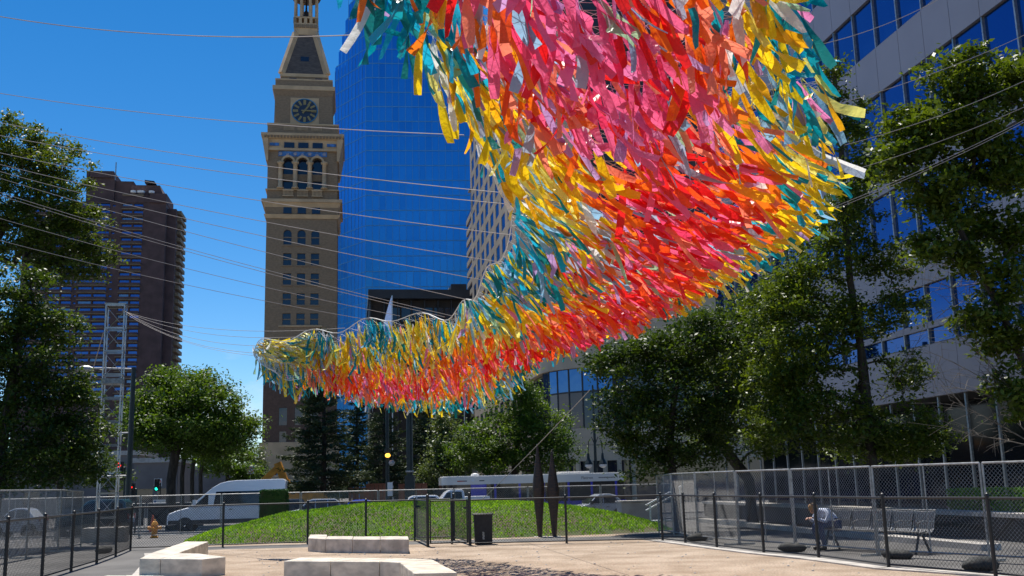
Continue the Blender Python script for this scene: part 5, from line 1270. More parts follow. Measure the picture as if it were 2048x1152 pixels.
# ------------------------------------------------------------------ city bus, front to the left
def bus():
    D = 70.5; pa = P(880, 985, D); Ln = 12.6; t = thing('city_bus', 'white and blue city bus with black window band across the street', 'bus', (pa.x + Ln / 2 * math.cos(AX), D + Ln / 2 * math.sin(AX), gz(72)), AX + math.pi)
    h = 3.0; w = 1.27; X1 = Ln / 2
    def shell(z0, z1, inset, mat, name, dx=0):
        mb = MB(); n = 6; pts = []
        for (cx, cy, a0) in ((X1 - .35 - dx, w - .25, 0), (-X1 + .2, w - .2, 90), (-X1 + .2, -w + .2, 180), (X1 - .35 - dx, -w + .25, 270)):
            rr = .2 if cx < 0 else .25
            for i in range(n + 1):
                a = R(a0 + 90 * i / n); pts.append((cx + rr * math.cos(a) * (1 if cx < 0 else 1.4), cy + rr * math.sin(a)))
        cx_ = sum(p[0] for p in pts) / len(pts); pts = [(p[0] - (inset if p[0] > 0 else -inset), p[1] * (1 - inset / w)) for p in pts]
        mb.slab(pts, z0, z1); return mb.obj(name, mat, t)
    shell(.35, 1.2, 0, M['bus_blue'], 'lower_body'); shell(1.202, 2.45, .03, M['carglass'], 'window_band'); shell(2.452, 2.95, 0, M['bus_white'], 'roof_band'); shell(2.952, 3.03, .08, M['bus_white'], 'roof')
    for i, u in enumerate((-5.6, -3.9, -2.3, -.6, 1.05, 2.7)):
        for sg in (-1, 1): mb = MB(); mb.box(u - .07, u + .07, sg * (w - .02) - .012, sg * (w - .02) + .012, 1.203, 2.449); mb.obj('window_pillar', M['bus_blue'], t)
    for sg in (-1, 1):
        mb = MB(); mb.box(3.3, 4.35, sg * (w - .018) - .012, sg * (w - .018) + .012, 1.204, 2.448); mb.obj('side_panel', M['bus_blue'], t)
    for x in (-3.6, 3.9):
        for sg in (-1, 1): wheel(t, x, sg * (w - .12), .48, .3)
    mb = MB(); mb.lathe([(.3, 0), (.25, .12), (.08, .18)], 10, (3.9, 0, 3.03)); mb.obj('roof_vent', M['bus_white'], t)
    mb = MB(); mb.box(-3.9, -1.9, -.7, .7, 3.032, 3.16); mb.obj('roof_unit', M['bus_white'], t)
    for sg in (-1, 1): mb = MB(); mb.box(X1 - .15, X1 + .3, sg * (w + .02), sg * (w + .14), 1.9, 2.2); mb.obj('mirror', M['darkplastic'], t)
    # lettering on the roof band facing the park (local +y side)
    mb = MB(); mb.box(-5.5, -4.4, w + .001, w + .005, 2.66, 2.74); mb.obj('small_decal', M['galv'], t)
    text_obj('Flatiron', .26, t, (-3.6, w + .004, 2.7), (math.pi / 2, 0, math.pi), M['grey_dark'])
    for x, wd, mt in ((5.0, .5, M['taillamp']), (4.75, .3, M['grey_dark']), (3.6, .34, M['grey_dark'])): mb = MB(); mb.box(x - wd / 2, x + wd / 2, w + .001, w + .006, 2.66, 2.72); mb.obj('small_decal', mt, t)
    mb = MB(); mb.lathe([(.1, 0), (.1, .03)], 12, (4.2, w - .0, 2.72), axis='y'); mb.obj('marker_lamp', M['white_paint'], t)
bus()
M['digger'] = pm('digger yellow', (.55, .24, .02), .5, var=.2, scale=2)
def excavator():
    D = 84.0; p = P(600, 985, D); t = thing('excavator', 'yellow excavator with raised bent boom behind the white van', 'excavator', (p.x, D, gz(D)), 0); m = mpp(950, D); x = lambda px: (px - 600) * m; z = lambda py: P(555, py, D).z - gz(D)
    for sy in (-1, 1): mb = MB(); mb.box(-2, 2, sy * 1.2 - .3, sy * 1.2 + .3, 0, .9); mb.obj('track', M['rubber'], t, bevel=.2)
    mb = MB(); mb.box(-1.6, 2.2, -1.3, 1.3, 1.0, 2.3); mb.obj('body', M['digger'], t, bevel=.1)
    mb = MB(); mb.box(-1.5, -.1, .1, 1.25, 2.3, 3.2); mb.obj('cab', M['carglass'], t, bevel=.08)
    mb = MB(); mb.beam((x(585), -.3, 2.0), (x(572), -.3, z(962)), .45, .6); mb.beam((x(572), -.3, z(966)), (x(556), -.3, z(926)), .45, .55); mb.obj('boom', M['digger'], t)
    mb = MB(); mb.beam((x(560), -.3, z(933)), (x(528), -.3, z(962)), .35, .5); mb.obj('stick', M['digger'], t)
    mb = MB(); mb.tube([(x(568), -.3, z(950)), (x(545), -.3, z(950))], .1, 8); mb.obj('ram', M['chrome'], t)
    mb = MB(); mb.prism([(x(528) - .6, z(985)), (x(528) + .5, z(990)), (x(528) + .7, z(968)), (x(528), z(958))], -.8, .2); mb.obj('bucket', M['dark_stone'], t)
excavator()

# ================================================================== RIGHT WALKWAY: planter wall, bench, man
t = thing('planter_wall', 'long low dark planter wall with pale coping before the right office', 'wall', A(15.0, 24, 0), AX)
for i in range(13):
    mb = MB(); mb.box(0, .5, -4 + i * 1.8 + .006, -4 + i * 1.8 + 1.794, 0, .54); mb.obj('wall_block', M['dark_brown'], t)
    mb = MB(); mb.box(-.08, .58, -4 + i * 1.8 + .004, -4 + i * 1.8 + 1.796, .542, .64); mb.obj('coping_stone', M['concrete'], t)
mb = MB(); mb.box(.5, 3.4, -4, 19, 0, .45); mb.obj('planter_soil', M['soil'], t)
t = thing('ledge_step', 'pale stone ledge step in front of the planter wall', 'step', A(12.8, 24, 0), AX)
for i in range(10): mb = MB(); mb.box(0, .45, -4 + i * 1.8 + .005, -4 + i * 1.8 + 1.795, 0, .13); mb.obj('ledge_stone', M['concrete'], t)
M['box_green'] = leafmat('bright shrub leaf', (.06, .15, .012), (.14, .30, .02), .3)
for i, (lat, al, w_, h_) in enumerate(((16.6, 25.4, 1.9, .7),)):
    t = thing('planter_shrub', ['bright green low shrub in the raised planter at the right edge', 'smaller green shrub further along the planter'][i], 'shrub', A(lat, al, .44), AX); mb = MB(); mb.tube([(0, 0, 0), (0, 0, h_ * .6)], .06, 6); mb.obj('stem', M['bark'], t); leafbox(t, 1.2, w_, h_, 2600, .09, M['box_green'], seed=20 + i)
t = thing('street_kiosk', 'pale concrete utility block beside the handrail at the right end of the mound', 'utility block', A(12.6, 45.2, gz(45)), AX); mb = MB(); mb.box(-.9, .9, -.4, .4, 0, .95); mb.obj('block', M['concrete'], t, bevel=.03); mb = MB(); mb.box(-.95, .95, -.45, .45, .952, 1.02); mb.obj('lid', M['concrete'], t)
t = thing('handrail', 'white sloping double handrail beside the right end of the mound', 'handrail', P(1335, 1040, 37.5), 0); t.location.z = gz(37.5)
za = P(1300, 1005, 37.5).z - gz(37.5)
for dz in (0, -.18): mb = MB(); mb.tube([(-.75, 0, za - .1 + dz), (.55, 0, za + .55 + dz)], .03, 8); mb.obj('rail', M['white_paint'], t)
for x_ in (-.6, .5): mb = MB(); mb.tube([(x_, 0, 0), (x_, 0, za + .25 + .5 * x_)], .03, 8); mb.obj('post', M['white_paint'], t)
mb = MB(); mb.tube([(-.6, 0, .3), (.6, 0, .3)], .03, 8); mb.obj('rail', M['white_paint'], t)

BP = V2(7.52, 22.35); BR = R(60)   # bench turned towards the walkway
M['perf'] = pm('perforated steel', (.24, .235, .225), .4, .6, var=.25, scale=60)
t = thing('metal_bench', 'long perforated steel bench with armrests behind the right fence', 'bench', (BP.x, BP.y, 0), -BR)
# local: x along the seat (to the right and nearer), front is -y ; four curved seats with gaps of wire
for i in range(5):
    x0 = -1.375 + i * .55 + .01; x1 = x0 + .53; prof = [(-.26, .455), (-.22, .44), (0, .42), (.16, .43), (.22, .5), (.27, .68), (.31, .84), (.33, .86)]; mb = MB(); ns = 6
    for (a, b) in zip(prof[:-1], prof[1:]):
        for k in range(11):                      # slats of expanded metal with slits between
            xa = x0 + (x1 - x0) * k / 11 + .006; xb = x0 + (x1 - x0) * (k + 1) / 11 - .006
            dip = lambda x: -.012 * math.sin(math.pi * (x - x0) / (x1 - x0))
            mb.face([(xa, a[0], a[1] + dip(xa)), (xb, a[0], a[1] + dip(xb)), (xb, b[0], b[1] + dip(xb)), (xa, b[0], b[1] + dip(xa))])
    for (a, b) in ((prof[0], None), (prof[-1], None)): mb.tube([(x0, a[0], a[1]), (x1, a[0], a[1])], .012, 6)
    mb.obj('seat_shell', M['perf'], t)
for i in range(6):
    x = -1.375 + i * .55; mb = MB(); mb.tube([(x, -.27, .45), (x, -.29, .62), (x, -.1, .66), (x, .2, .63), (x, .3, .82)], .014, 6); mb.obj('armrest', M['perf'], t)
for x in (-1.2, 1.2):
    mb = MB(); mb.tube([(x, -.2, 0), (x, -.05, .4), (x, .2, .43)], .025, 8); mb.tube([(x, .25, 0), (x, .05, .38)], .025, 8); mb.obj('leg', M['black'], t)
# the seated man -----------------------------------------------------------------
def skin_body(name, nodes, edges, mat, parent, sub=1):
    me = bpy.data.meshes.new(name); me.from_pydata([n[0] for n in nodes], edges, []); me.materials.append(mat)
    o = bpy.data.objects.new(name, me); COL.objects.link(o); o.parent = parent
    sk = o.modifiers.new('skin', 'SKIN'); sk.use_smooth_shade = True
    if not me.skin_vertices: me.skin_vertices.new()
    for i, n in enumerate(nodes): me.skin_vertices[0].data[i].radius = (n[1], n[1] if len(n) < 3 else n[2])
    me.skin_vertices[0].data[0].use_root = True
    sb = o.modifiers.new('sub', 'SUBSURF'); sb.levels = sub; sb.render_levels = sub
    return o
M['skin'] = pm('skin', (.50, .27, .19), .5, var=.08, scale=12); M['jeans'] = pm('blue jeans', (.025, .05, .14), .8, var=.25, scale=14); M['hair'] = pm('fair hair', (.36, .20, .075), .6, var=.3, scale=30, stretch=(1, 1, .3)); M['shoe'] = pm('dark shoe', (.03, .025, .02), .6, var=.15)
def shirt_mat():
    m, n, b, o = nt('striped shirt'); tc_ = n.nodes.new('ShaderNodeTexCoord'); w_ = n.nodes.new('ShaderNodeTexWave'); w_.wave_type = 'BANDS'; w_.bands_direction = 'Y'; w_.inputs['Scale'].default_value = 14; w_.inputs['Distortion'].default_value = .6
    r = n.nodes.new('ShaderNodeMix'); r.data_type = 'RGBA'; r.inputs['A'].default_value = (.74, .76, .82, 1); r.inputs['B'].default_value = (.42, .50, .70, 1); n.links.new(tc_.outputs['Object'], w_.inputs['Vector']); n.links.new(w_.outputs['Fac'], r.inputs['Factor']); n.links.new(r.outputs['Result'], b.inputs['Base Color']); b.inputs['Roughness'].default_value = .8; return m
M['shirt'] = shirt_mat()
MP = V2(6.98, 23.35)
t = thing('person', 'person in a pale striped shirt and blue jeans bent forward on the metal bench', 'person', (MP.x, MP.y, 0), R(22))
# local: faces -x ; hips at x=0
body = skin_body('body', [((0.05, 0, .56), .13, .15), ((-.05, 0, .665), .125, .155), ((-.18, 0, .755), .12, .165), ((-.30, 0, .815), .10, .15), ((-.375, 0, .845), .055), ((-.43, 0, .865), .05),
    ((-.27, -.19, .79), .065), ((-.31, -.235, .70), .05), ((-.36, -.22, .615), .042), ((-.49, -.15, .665), .034), ((-.56, -.10, .70), .028),
    ((-.27, .19, .79), .065), ((-.31, .235, .70), .05), ((-.36, .22, .615), .042), ((-.49, .15, .655), .034), ((-.56, .08, .69), .028)],
    [(0, 1), (1, 2), (2, 3), (3, 4), (4, 5), (3, 6), (6, 7), (7, 8), (8, 9), (9, 10), (3, 11), (11, 12), (12, 13), (13, 14), (14, 15)], M['shirt'], t, 2)
legs = skin_body('trousers', [((0.05, 0, .55), .12, .15), ((0.0, -.1, .535), .095), ((-.2, -.115, .55), .085), ((-.42, -.12, .53), .068), ((-.41, -.12, .32), .058), ((-.36, -.12, .09), .046),
    ((0.0, .1, .535), .095), ((-.2, .12, .55), .085), ((-.42, .13, .53), .068), ((-.39, .13, .32), .058), ((-.31, .13, .09), .046)], [(0, 1), (1, 2), (2, 3), (3, 4), (4, 5), (0, 6), (6, 7), (7, 8), (8, 9), (9, 10)], M['jeans'], t, 2)
for y, x in ((-.12, -.36), (.13, -.31)):
    skin_body('shoe', [((x + .05, y, .05), .045), ((x - .06, y, .05), .048), ((x - .17, y, .035), .04)], [(0, 1), (1, 2)], M['shoe'], t, 1)
for y, dz in ((-.085, .70), (.065, .69)):
    sg = 1 if y < 0 else -1; nodes = [((-.555, y, dz), .024), ((-.60, y * .8, dz + .005), .034, .018)]; edges = [(0, 1)]
    for k in range(4):
        b0 = len(nodes); yy = y * .8 + (k - 1.5) * .019; ln_ = (.03, .036, .034, .026)[k]
        nodes += [((-.63, yy, dz + .006), .0095), ((-.63 - ln_, yy, dz - .012), .0085), ((-.635 - ln_ * 1.2, yy, dz - .04), .0075)]; edges += [(1, b0), (b0, b0 + 1), (b0 + 1, b0 + 2)]
    b0 = len(nodes); nodes += [((-.585, y * .8 + sg * .035, dz + .01), .011), ((-.62, y * .8 + sg * .05, dz + .005), .009)]; edges += [(1, b0), (b0, b0 + 1)]
    skin_body('hand', nodes, edges, M['skin'], t, 1)
hd = Vector((-.50, 0, .895)); tilt = Matrix.Rotation(R(-48), 3, 'Y')
mb = MB(); nU, nV = 16, 12
def headpt(u, v):                     # face towards -x, chin down
    th = math.pi * v / nV; ph = 2 * math.pi * u / nU; x, y, z = math.sin(th) * math.cos(ph), math.sin(th) * math.sin(ph), math.cos(th)
    rx, ry, rz = .098, .075, .118
    p = Vector((x * rx, y * ry, z * rz))
    if z < -.2: p.y *= 1 - .35 * (-z - .2); p.x -= .012 * (-z)
    if x < -.85 and abs(y) < .25 and -.35 < z < .15: p.x -= .022
    if x < -.6 and .15 < abs(y) < .6 and 0 < z < .3: p.x += .008
    return hd + tilt @ p
for v in range(nV + 1):
    for u in range(nU): mb.v.append(tuple(headpt(u, v)))
for v in range(nV):
    for u in range(nU): a = v * nU + u; b = v * nU + (u + 1) % nU; mb.f.append((a, b, b + nU, a + nU)); mb.m.append(0)
head = mb.obj('head', M['skin'], t, smooth_=True)
for sg in (-1, 1):
    mb = MB(); c = hd + tilt @ Vector((.012, sg * .078, .0)); mb.lathe([(.008, -.008), (.022, -.006), (.026, .0), (.016, .008)], 8, tuple(c), axis='y'); mb.obj('ear', M['skin'], head)
    mb = MB(); c = hd + tilt @ Vector((-.085, sg * .03, .018)); mb.lathe([(.003, -.01), (.011, -.004), (.011, .004), (.003, .01)], 8, tuple(c)); mb.obj('eye', M['shoe'], head)
mb = MB(); c0 = hd + tilt @ Vector((-.092, -.022, -.055)); c1 = hd + tilt @ Vector((-.092, .022, -.055)); mb.tube([c0, c1], .005, 6); mb.obj('mouth', pm('lips', (.42, .13, .1), .5), head)
mb = MB(); rnd = random.Random(4)
for v in range(9):
    for u in range(nU):
        th = math.pi * (v / nV) * (1.0); ph = 2 * math.pi * u / nU; x, y, z = math.sin(th) * math.cos(ph), math.sin(th) * math.sin(ph), math.cos(th)
        lim = .35 if x < -.3 else (-.3 if x < .3 else -.6); z2 = max(z, lim); k_ = 1.09 + rnd.uniform(-.015, .03)
        s_ = math.sqrt(max(0, 1 - z2 * z2)) / max(1e-4, math.sqrt(max(1e-6, 1 - z * z))) if z < lim else 1
        mb.v.append(tuple(hd + tilt @ Vector((x * s_ * .1 * k_ + .006, y * s_ * .078 * k_, z2 * .12 * k_))))
for v in range(8):
    for u in range(nU): a = v * nU + u; b = v * nU + (u + 1) % nU; mb.f.append((a, b, b + nU, a + nU)); mb.m.append(0)
mb.obj('hair', M['hair'], head, smooth_=True)
# ================================================================== TREES
LEAF = {'ash': leafmat('ash leaf', (.028, .056, .007), (.115, .155, .018), .36, .46), 'gloss': leafmat('glossy leaf', (.027, .055, .007), (.115, .16, .016), .37, .42), 'dark': leafmat('dark leaf', (.015, .038, .007), (.072, .115, .015), .34, .45),
        'fresh': leafmat('fresh leaf', (.028, .070, .008), (.105, .17, .02), .38, .48), 'pine': leafmat('pine needle', (.018, .036, .016), (.06, .085, .032), .12, .6), 'silver': leafmat('silvery leaf', (.04, .07, .025), (.13, .17, .065), .3)}
def tree(name, label, trunk, r0, blobs, ncl, nlf, leaf, spread, mat, seed=1, group=None, bare=0, flat=.6, bark=None, tipr=.006):
    """trunk: world polyline; blobs: (px,py,Y, rx_px, ry_px, depth_m, weight)"""
    rg = np.random.default_rng(seed); base = Vector(trunk[0]); t = thing(name, label, 'tree', base, 0, group)
    wts = np.array([b[6] if len(b) > 6 else b[3] * b[4] for b in blobs], float); wts /= wts.sum(); pts = []
    for k, b in enumerate(blobs):
        n = max(3, int(round(ncl * wts[k]))); c = P(b[0], b[1], b[2]); m = mpp(b[1], b[2]); d = unit(rg.normal(0, 1, (n, 3))); rad = rg.uniform(0, 1, n) ** .42
        q = d * rad[:, None] * np.array([b[3] * m, b[5], b[4] * m]) + np.array(c); pts.append(q)
    pts = np.concatenate(pts); pts[:, 2] = np.maximum(pts[:, 2], base.z + 1.6)
    # skeleton
    nodes = []; par = []
    tp = [Vector(p) for p in trunk]; prev = -1
    for a, b in zip(tp[:-1], tp[1:]):
        for i in range(4):
            nodes.append(a.lerp(b, i / 4)); par.append(prev); prev = len(nodes) - 1
    nodes.append(tp[-1]); par.append(prev); ntr = len(nodes); start = max(2, int(ntr * .38))
    pos = np.array(nodes); dep = np.arange(len(nodes), dtype=float) * .2
    ok = np.zeros(len(nodes), bool); ok[start:] = True
    order = np.argsort([np.min(np.linalg.norm(pos[start:] - p, axis=1)) for p in pts]); tips = []
    pos = list(map(np.array, nodes)); ok = list(ok); dep = list(dep)
    for oi in order:
        p = pts[oi]; arr = np.array(pos); dv = p - arr; dist = np.linalg.norm(dv, axis=1); cost = dist + .12 * np.array(dep) + np.maximum(0, -dv[:, 2]) * .5 + np.where(ok, 0, 1e6)
        j = int(np.argmin(cost)); a = arr[j]; L_ = dist[j]; n = int(np.clip(L_ / .55, 2, 6)); pr = j
        mid = (a + p) / 2 + np.array([0, 0, .16 * L_]) + rg.normal(0, .06 * L_, 3)
        for i in range(1, n + 1):
            u = i / n; q = a * (1 - u) ** 2 + mid * 2 * u * (1 - u) + p * u * u
            pos.append(q); par.append(pr); ok.append(True); dep.append(dep[pr] + L_ / n); pr = len(pos) - 1
        tips.append(pr)
    cnt = np.zeros(len(pos)); 
    for tnode in tips:
        k = tnode
        while k >= 0: cnt[k] += 1; k = par[k]
    mx_ = cnt.max(); rad = np.maximum(tipr, r0 * (cnt / mx_) ** .52)
    for i in range(ntr): rad[i] = max(rad[i], r0 * (1 - .55 * i / ntr))
    rad[0] *= 1.35
    # polylines
    kids = {}
    for i, p_ in enumerate(par): kids.setdefault(p_, []).append(i)
    mb = MB(); stack = [0]; mbt = MB(); first = True
    while stack:
        s_ = stack.pop(); line = [s_]; c = s_
        while kids.get(c):
            ch = sorted(kids[c], key=lambda k: -rad[k]); c = ch[0]; line.append(c); stack += ch[1:]
        ids = ([par[s_]] if par[s_] >= 0 else []) + line
        if len(ids) < 2: continue
        rr = [float(min(rad[i], rad[ids[1]])) if k == 0 and par[s_] >= 0 else float(rad[i]) for k, i in enumerate(ids)]
        (mbt if first else mb).tube([Vector(pos[i]) for i in ids], rr, 8 if first else 5, cap=False); first = False
    bk = bark or M['bark']
    k0 = len(mbt.v); mbt.v += mb.v; mbt.f += [tuple(i + k0 for i in f) for f in mb.f]; mbt.m += mb.m
    mbt.obj('trunk', bk, t, world=True, smooth_=True)
    # leaves
    tipp = np.array([pos[k] for k in tips]); nt_ = len(tipp); per = max(4, nlf // nt_); sel = np.repeat(np.arange(nt_), per); N = len(sel)
    szc = rg.uniform(.6, 1.25, nt_)[sel]; off = rg.normal(0, 1, (N, 3)) * spread * szc[:, None] * np.array([1, 1, flat]); c = tipp[sel] + off
    # a second helping along the twigs
    d = unit(rg.normal(0, 1, (N, 3)) * np.array([1, 1, .55]) + np.array([0, 0, -.35])); s = unit(np.cross(d, unit(rg.normal(0, .5, (N, 3)) + np.array([0, 0, 1.0])))); 
    ln_ = leaf * rg.uniform(.6, 1.3, N); V = quads(c, d, s, ln_ * rg.uniform(.38, .6, N), ln_)
    tint = np.clip(rg.uniform(.1, .9, nt_)[sel] * .6 + rg.uniform(0, .4, N), 0, 1)
    add_obj('crown', np_mesh('crown', V, N, 4, (mat,), np.repeat(tint, 4)), t, world=True)
    return t
def gp_(px, py, Y, z=None): p = P(px, py, Y); return Vector((p.x, p.y, gz(Y) if z is None else z))
def tr(pxs, Y, z0=None):
    out = [];
    for i, (px, py) in enumerate(pxs):
        p = P(px, py, Y); out.append(p if i else Vector((p.x, p.y, gz(Y) - .05)))
    return out
tree('locust_tree', 'tall feathery tree at upper left with light crown against the sky', tr([(-75, 1020), (-70, 800), (-55, 640), (-30, 520), (10, 440)], 38), .26,
     [(40, 300, 38, 85, 70, 2.0), (110, 345, 38, 70, 62, 2.0), (60, 420, 37.5, 110, 62, 2.2), (150, 440, 38, 60, 42, 1.6), (90, 500, 37.5, 110, 42, 2), (195, 512, 38, 42, 26, 1), (130, 540, 37.5, 70, 26, 1.4), (-60, 380, 38, 80, 110, 2.5)], 360, 42000, .15, .24, LEAF['ash'], 2)
tree('shade_tree', 'dense dark leafy tree filling the lower left behind the truss tower', tr([(-20, 1040), (0, 900), (20, 780), (40, 680)], 33), .24,
     [(30, 640, 33, 95, 75, 2.2), (110, 660, 33.5, 60, 50, 1.8), (60, 760, 33, 100, 80, 2.5), (135, 800, 33, 60, 60, 1.8), (80, 880, 33, 110, 70, 2.2), (160, 880, 33, 45, 55, 1.6), (-60, 760, 33, 90, 170, 2.5), (40, 580, 33, 60, 40, 1.6), (60, 950, 33, 90, 32, 2), (165, 935, 33.5, 50, 30, 1.5), (-40, 930, 33, 80, 40, 2)], 360, 46000, .15, .26, LEAF['dark'], 3)
tree('rounded_tree', 'round-crowned bushy green tree right of the street light pole', tr([(344, 1010), (342, 960), (352, 900), (372, 850)], 66), .30,
     [(370, 785, 66, 85, 46, 4), (310, 820, 66, 52, 62, 3), (430, 815, 66, 62, 55, 3.5), (370, 850, 65, 110, 48, 4), (455, 865, 66, 50, 35, 3), (300, 880, 66, 42, 40, 3), (485, 868, 66, 22, 18, 1.5), (410, 900, 67, 60, 30, 3), (285, 835, 66, 30, 50, 2), (492, 845, 66, 24, 30, 1.6), (350, 760, 66, 60, 30, 3)], 340, 42000, .24, .42, LEAF['fresh'], 4)
for i, (px, a) in enumerate(((366, 'second'), (386, 'third'), (403, 'fourth'))):
    tree('street_tree', 'slim dark street tree, ' + a + ' trunk in the row under the rounded crown', tr([(px, 1008), (px - 2, 950), (px + 4, 900), (px + 10, 870)], 72 + i * 4), .16, [(px + 25 + i * 10, 875, 72 + i * 4, 40, 32, 2), (px + 40 + i * 14, 905, 72 + i * 4, 34, 22, 2)], 60, 5000, .26, .4, LEAF['fresh'], 30 + i, 'street trees under the rounded crown')
tree('far_tree', 'small pale distant tree left of the clock tower foot', tr([(508, 1000), (508, 950), (508, 920)], 135), .2, [(508, 915, 135, 22, 22, 2.5), (500, 945, 135, 30, 22, 2.5), (515, 940, 134, 14, 30, 2)], 60, 4500, .34, .5, LEAF['silver'], 6)
tree('low_tree', 'low green tree between the rounded tree and the clock tower', tr([(455, 1000), (455, 960), (455, 930)], 96), .2, [(450, 925, 96, 50, 25, 2.5), (490, 945, 96, 30, 26, 2)], 70, 6000, .3, .45, LEAF['fresh'], 7)
tree('street_bush', 'broad dark green bushy tree across the street behind the truss tower', tr([(120, 1005), (120, 970), (120, 940)], 84), .25, [(60, 935, 84, 90, 36, 3), (170, 930, 84, 80, 40, 3), (220, 955, 84, 50, 26, 3), (-40, 930, 84, 80, 50, 3)], 130, 12000, .3, .5, LEAF['dark'], 17)
# conifers
def conifer(label, px, pyt, pyb, Y, halfw, seed, dens=1.0, name='pine_tree'):
    rg = np.random.default_rng(seed); b = P(px, 985, Y); base = Vector((b.x, Y, gz(Y))); t = thing(name, label, 'tree', base); H = P(px, pyt, Y).z - base.z; W = halfw * mpp(900, Y); zl = P(px, pyb, Y).z - base.z
    mb = MB(); mb.tube([(0, 0, 0), (.1, 0, H * .4), (0, 0, H)], [.28, .18, .03], 8); mb.obj('trunk', M['bark'], t, smooth_=True)
    C, Dr, Ls = [], [], []; lb = MB(); nl = int(32 * dens)
    for k in range(nl):
        f = k / nl; z = zl + (H - zl) * f; Lb = W * (1 - f) ** .8 * rg.uniform(.8, 1.1) + .25; nb = int(rg.integers(6, 9))
        for i in range(nb):
            a = rg.uniform(0, 2 * math.pi); L_ = Lb * rg.uniform(.65, 1.1); di = np.array([math.cos(a), math.sin(a), 0]); drop = rg.uniform(.05, .35) * (1 - f)
            pt = lambda u: np.array([0, 0, z + rg.normal(0, .02)]) + di * L_ * u + np.array([0, 0, -drop * L_ * u + .18 * L_ * u * u])
            lb.tube([Vector(pt(0)), Vector(pt(.5)), Vector(pt(1))], [.035, .022, .008], 4, cap=False); m = int(125 * dens * max(.3, L_ / 3))
            us = rg.uniform(.22, 1.05, m); c = np.array([pt(u) for u in us]) + rg.normal(0, .16, (m, 3)) * np.array([1, 1, .6]) * (1.2 - us[:, None] * .5)
            C.append(c); Dr.append(unit(di + rg.normal(0, .6, (m, 3)) + np.array([0, 0, .1])))
    lb.obj('boughs', M['bark'], t, smooth_=True)
    c = np.concatenate(C); d = np.concatenate(Dr); N = len(c); s = unit(np.cross(d, rg.normal(0, 1, (N, 3)))); ln_ = rg.uniform(.22, .42, N); V = quads(c, d, s, ln_ * .28, ln_)
    add_obj('crown', np_mesh('crown', V, N, 4, (LEAF['pine'],), np.repeat(np.clip(rg.normal(.5, .25, N), 0, 1), 4)), t)
conifer('large dark pine standing in front of the clock tower base', 645, 655, 985, 84, 88, 5, 1.15)
conifer('dark pine between the clock tower base and the slim lamp post', 712, 770, 985, 96, 58, 16, .9)
conifer('sparser dark pine behind the slim lamp post', 768, 760, 985, 92, 62, 6, .8)
conifer('dark pine behind the thick black pole', 858, 775, 985, 96, 66, 8, .9)
tree('leafy_tree', 'bushy bright green tree behind the bus in the centre', tr([(1030, 1000), (1030, 940), (1035, 880), (1040, 800)], 86), .3,
     [(1045, 770, 86, 42, 38, 2.5), (1030, 820, 86, 68, 48, 3), (1000, 875, 85, 90, 52, 3.5), (1080, 865, 86, 70, 55, 3.5), (1110, 905, 86, 48, 48, 3), (960, 910, 85, 75, 40, 3), (1040, 925, 85, 110, 30, 3.5)], 300, 30000, .27, .45, LEAF['fresh'], 9)
tree('silver_tree', 'softer grey-green tree between the pines and the centre tree', tr([(900, 1000), (900, 950), (900, 900)], 90), .24,
     [(895, 885, 90, 42, 36, 3), (930, 920, 90, 50, 36, 3), (880, 940, 90, 45, 30, 3), (890, 850, 90, 24, 24, 2)], 130, 12000, .28, .45, LEAF['silver'], 10)
# the trees along the right walkway
tree('walkway_tree', 'dense leafy tree with thin dark trunk above the right end of the mound', tr([(1357, 1060), (1350, 985), (1340, 900), (1345, 820), (1360, 730)], 33), .13,
     [(1290, 740, 33, 115, 52, 2), (1400, 700, 33.5, 85, 60, 2), (1240, 820, 33, 60, 60, 1.7), (1330, 830, 33, 120, 80, 2.2), (1420, 810, 33.5, 90, 70, 2), (1290, 910, 33, 85, 48, 1.7), (1400, 900, 33, 80, 45, 1.7), (1200, 730, 33, 34, 22, 1), (1440, 655, 33.5, 80, 45, 1.8), (1330, 692, 33, 80, 36, 1.6), (1250, 705, 33, 55, 26, 1.3), (1295, 695, 33, 95, 26, 1.5), (1400, 648, 33.5, 75, 30, 1.5), (1215, 720, 33, 48, 24, 1.2)], 420, 37000, .145, .24, LEAF['dark'], 12, 'trees along the right walkway')
tree('walkway_tree', 'leaning forked tree behind the right fence with a slanted dark trunk', tr([(1505, 1040), (1498, 960), (1455, 905), (1420, 850), (1440, 760)], 38), .2,
     [(1440, 740, 38, 90, 70, 2), (1500, 800, 38, 75, 70, 2), (1500, 680, 38, 75, 60, 2), (1430, 870, 38, 60, 40, 1.6), (1530, 880, 38, 50, 34, 1.5), (1560, 740, 38, 60, 60, 1.8), (1530, 615, 38, 70, 48, 1.8), (1610, 600, 38, 50, 45, 1.6)], 300, 28000, .15, .27, LEAF['gloss'], 13, 'trees along the right walkway')
tree('walkway_tree', 'tall slender tree with upright dark trunk in front of the grey office', tr([(1760, 1075), (1745, 930), (1735, 820), (1722, 700), (1700, 560), (1690, 430), (1680, 260), (1668, 150)], 30), .15,
     [(1668, 165, 30, 26, 48, .7), (1690, 250, 30, 52, 60, 1.1), (1720, 350, 30, 62, 62, 1.3), (1690, 440, 30, 72, 62, 1.5), (1630, 530, 30, 80, 62, 1.6), (1570, 600, 30, 85, 60, 1.6), (1600, 690, 30, 110, 70, 1.8), (1700, 640, 30, 70, 70, 1.6), (1640, 790, 30, 100, 70, 1.8), (1560, 850, 30, 80, 55, 1.6), (1790, 860, 30, 85, 60, 1.5), (1700, 880, 30, 90, 50, 1.6), (1800, 610, 30, 50, 36, 1), (1810, 740, 30, 55, 40, 1), (1840, 880, 30, 60, 40, 1.2), (1770, 520, 30, 55, 50, 1.1), (1560, 760, 30, 70, 50, 1.4)], 600, 54000, .14, .22, LEAF['gloss'], 14, 'trees along the right walkway')
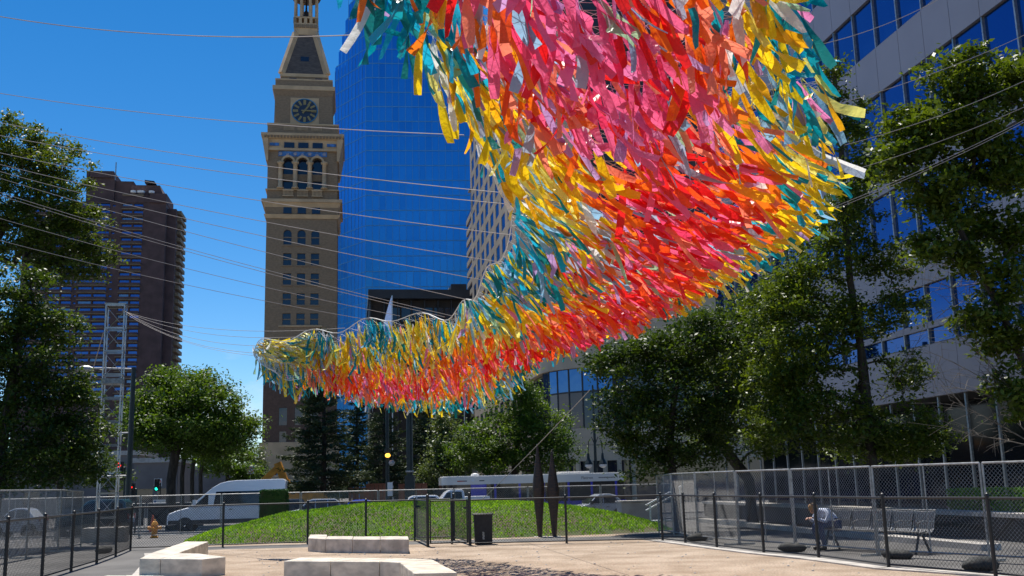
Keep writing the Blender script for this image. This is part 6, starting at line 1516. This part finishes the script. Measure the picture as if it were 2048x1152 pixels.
tree('walkway_tree', 'near tree with large glossy leaves reaching in from the right edge', tr([(2140, 1130), (2120, 950), (2080, 800), (2010, 640), (1940, 500), (1890, 400)], 22.5), .085,
     [(1905, 150, 22.5, 70, 50, .9), (1840, 260, 22.5, 70, 65, 1.0), (1930, 260, 22.5, 80, 70, 1.0), (2010, 190, 22.5, 60, 65, 1.0), (1990, 330, 22.5, 85, 70, 1.0), (1860, 380, 22.5, 70, 50, 1.0), (1940, 440, 22.5, 80, 40, 1.0), (2030, 470, 22.5, 40, 60, .9), (1990, 560, 22.5, 50, 45, .8), (2020, 680, 22.5, 45, 60, .8), (1930, 520, 22.5, 40, 30, .7), (2060, 130, 22.5, 50, 60, 1.0), (1960, 640, 22.5, 45, 40, .8), (2030, 780, 22.5, 40, 50, .7), (1870, 500, 22.5, 60, 36, .8), (1800, 330, 22.5, 50, 40, .8)], 480, 30000, .16, .19, LEAF['gloss'], 15, 'trees along the right walkway')
# bare twigs on the right
def twigs(label, start, ends, Y, seed):
    rg = random.Random(seed); base = P(*start, Y); t = thing('bare_branch', label, 'branch', base); mb = MB()
    for (ex, ey) in ends:
        b = P(ex, ey, Y + rg.uniform(-.8, .8)); m = base.lerp(b, .5) + Vector((0, 0, rg.uniform(-.15, .3))); pts = [base * (1 - u) ** 2 + m * 2 * u * (1 - u) + b * u * u for u in (0, .2, .4, .6, .8, 1)]; mb.tube(pts, [.015, .013, .011, .009, .006, .003], 5, cap=False)
        for k in range(14):
            u = rg.uniform(.2, .95); p = base * (1 - u) ** 2 + m * 2 * u * (1 - u) + b * u * u; d = (b - base).normalized() * rg.uniform(.2, .6) + Vector((rg.gauss(0, .35), rg.gauss(0, .3), rg.gauss(0, .35))); mb.tube([p, p + d * .5 + Vector((0, 0, .05)), p + d], [.007, .005, .003], 4, cap=False)
            q = p + d * .6; mb.tube([q, q + Vector((rg.gauss(-.1, .2), 0, rg.gauss(0, .2)))], [.004, .002], 3, cap=False)
    mb.obj('twigs', M['twig'], t, world=True, smooth_=True)
twigs('bare grey branch with leafless twigs in front of the lower grey panel', (2075, 830), [(1880, 640), (1850, 700), (1870, 770), (1940, 690)], 23, 1)
twigs('second bare grey branch low at the right edge before the dark shopfront', (2085, 900), [(1900, 800), (1930, 870), (1960, 760)], 23.2, 3)
twigs('bare twigs reaching up across the lowest grey panel in the middle', (1760, 800), [(1850, 660), (1880, 740)], 28.5, 4)
twigs('bare leafless twigs against the middle windows of the grey office', (1990, 560), [(1840, 530), (1900, 620), (1870, 580)], 23.5, 2)
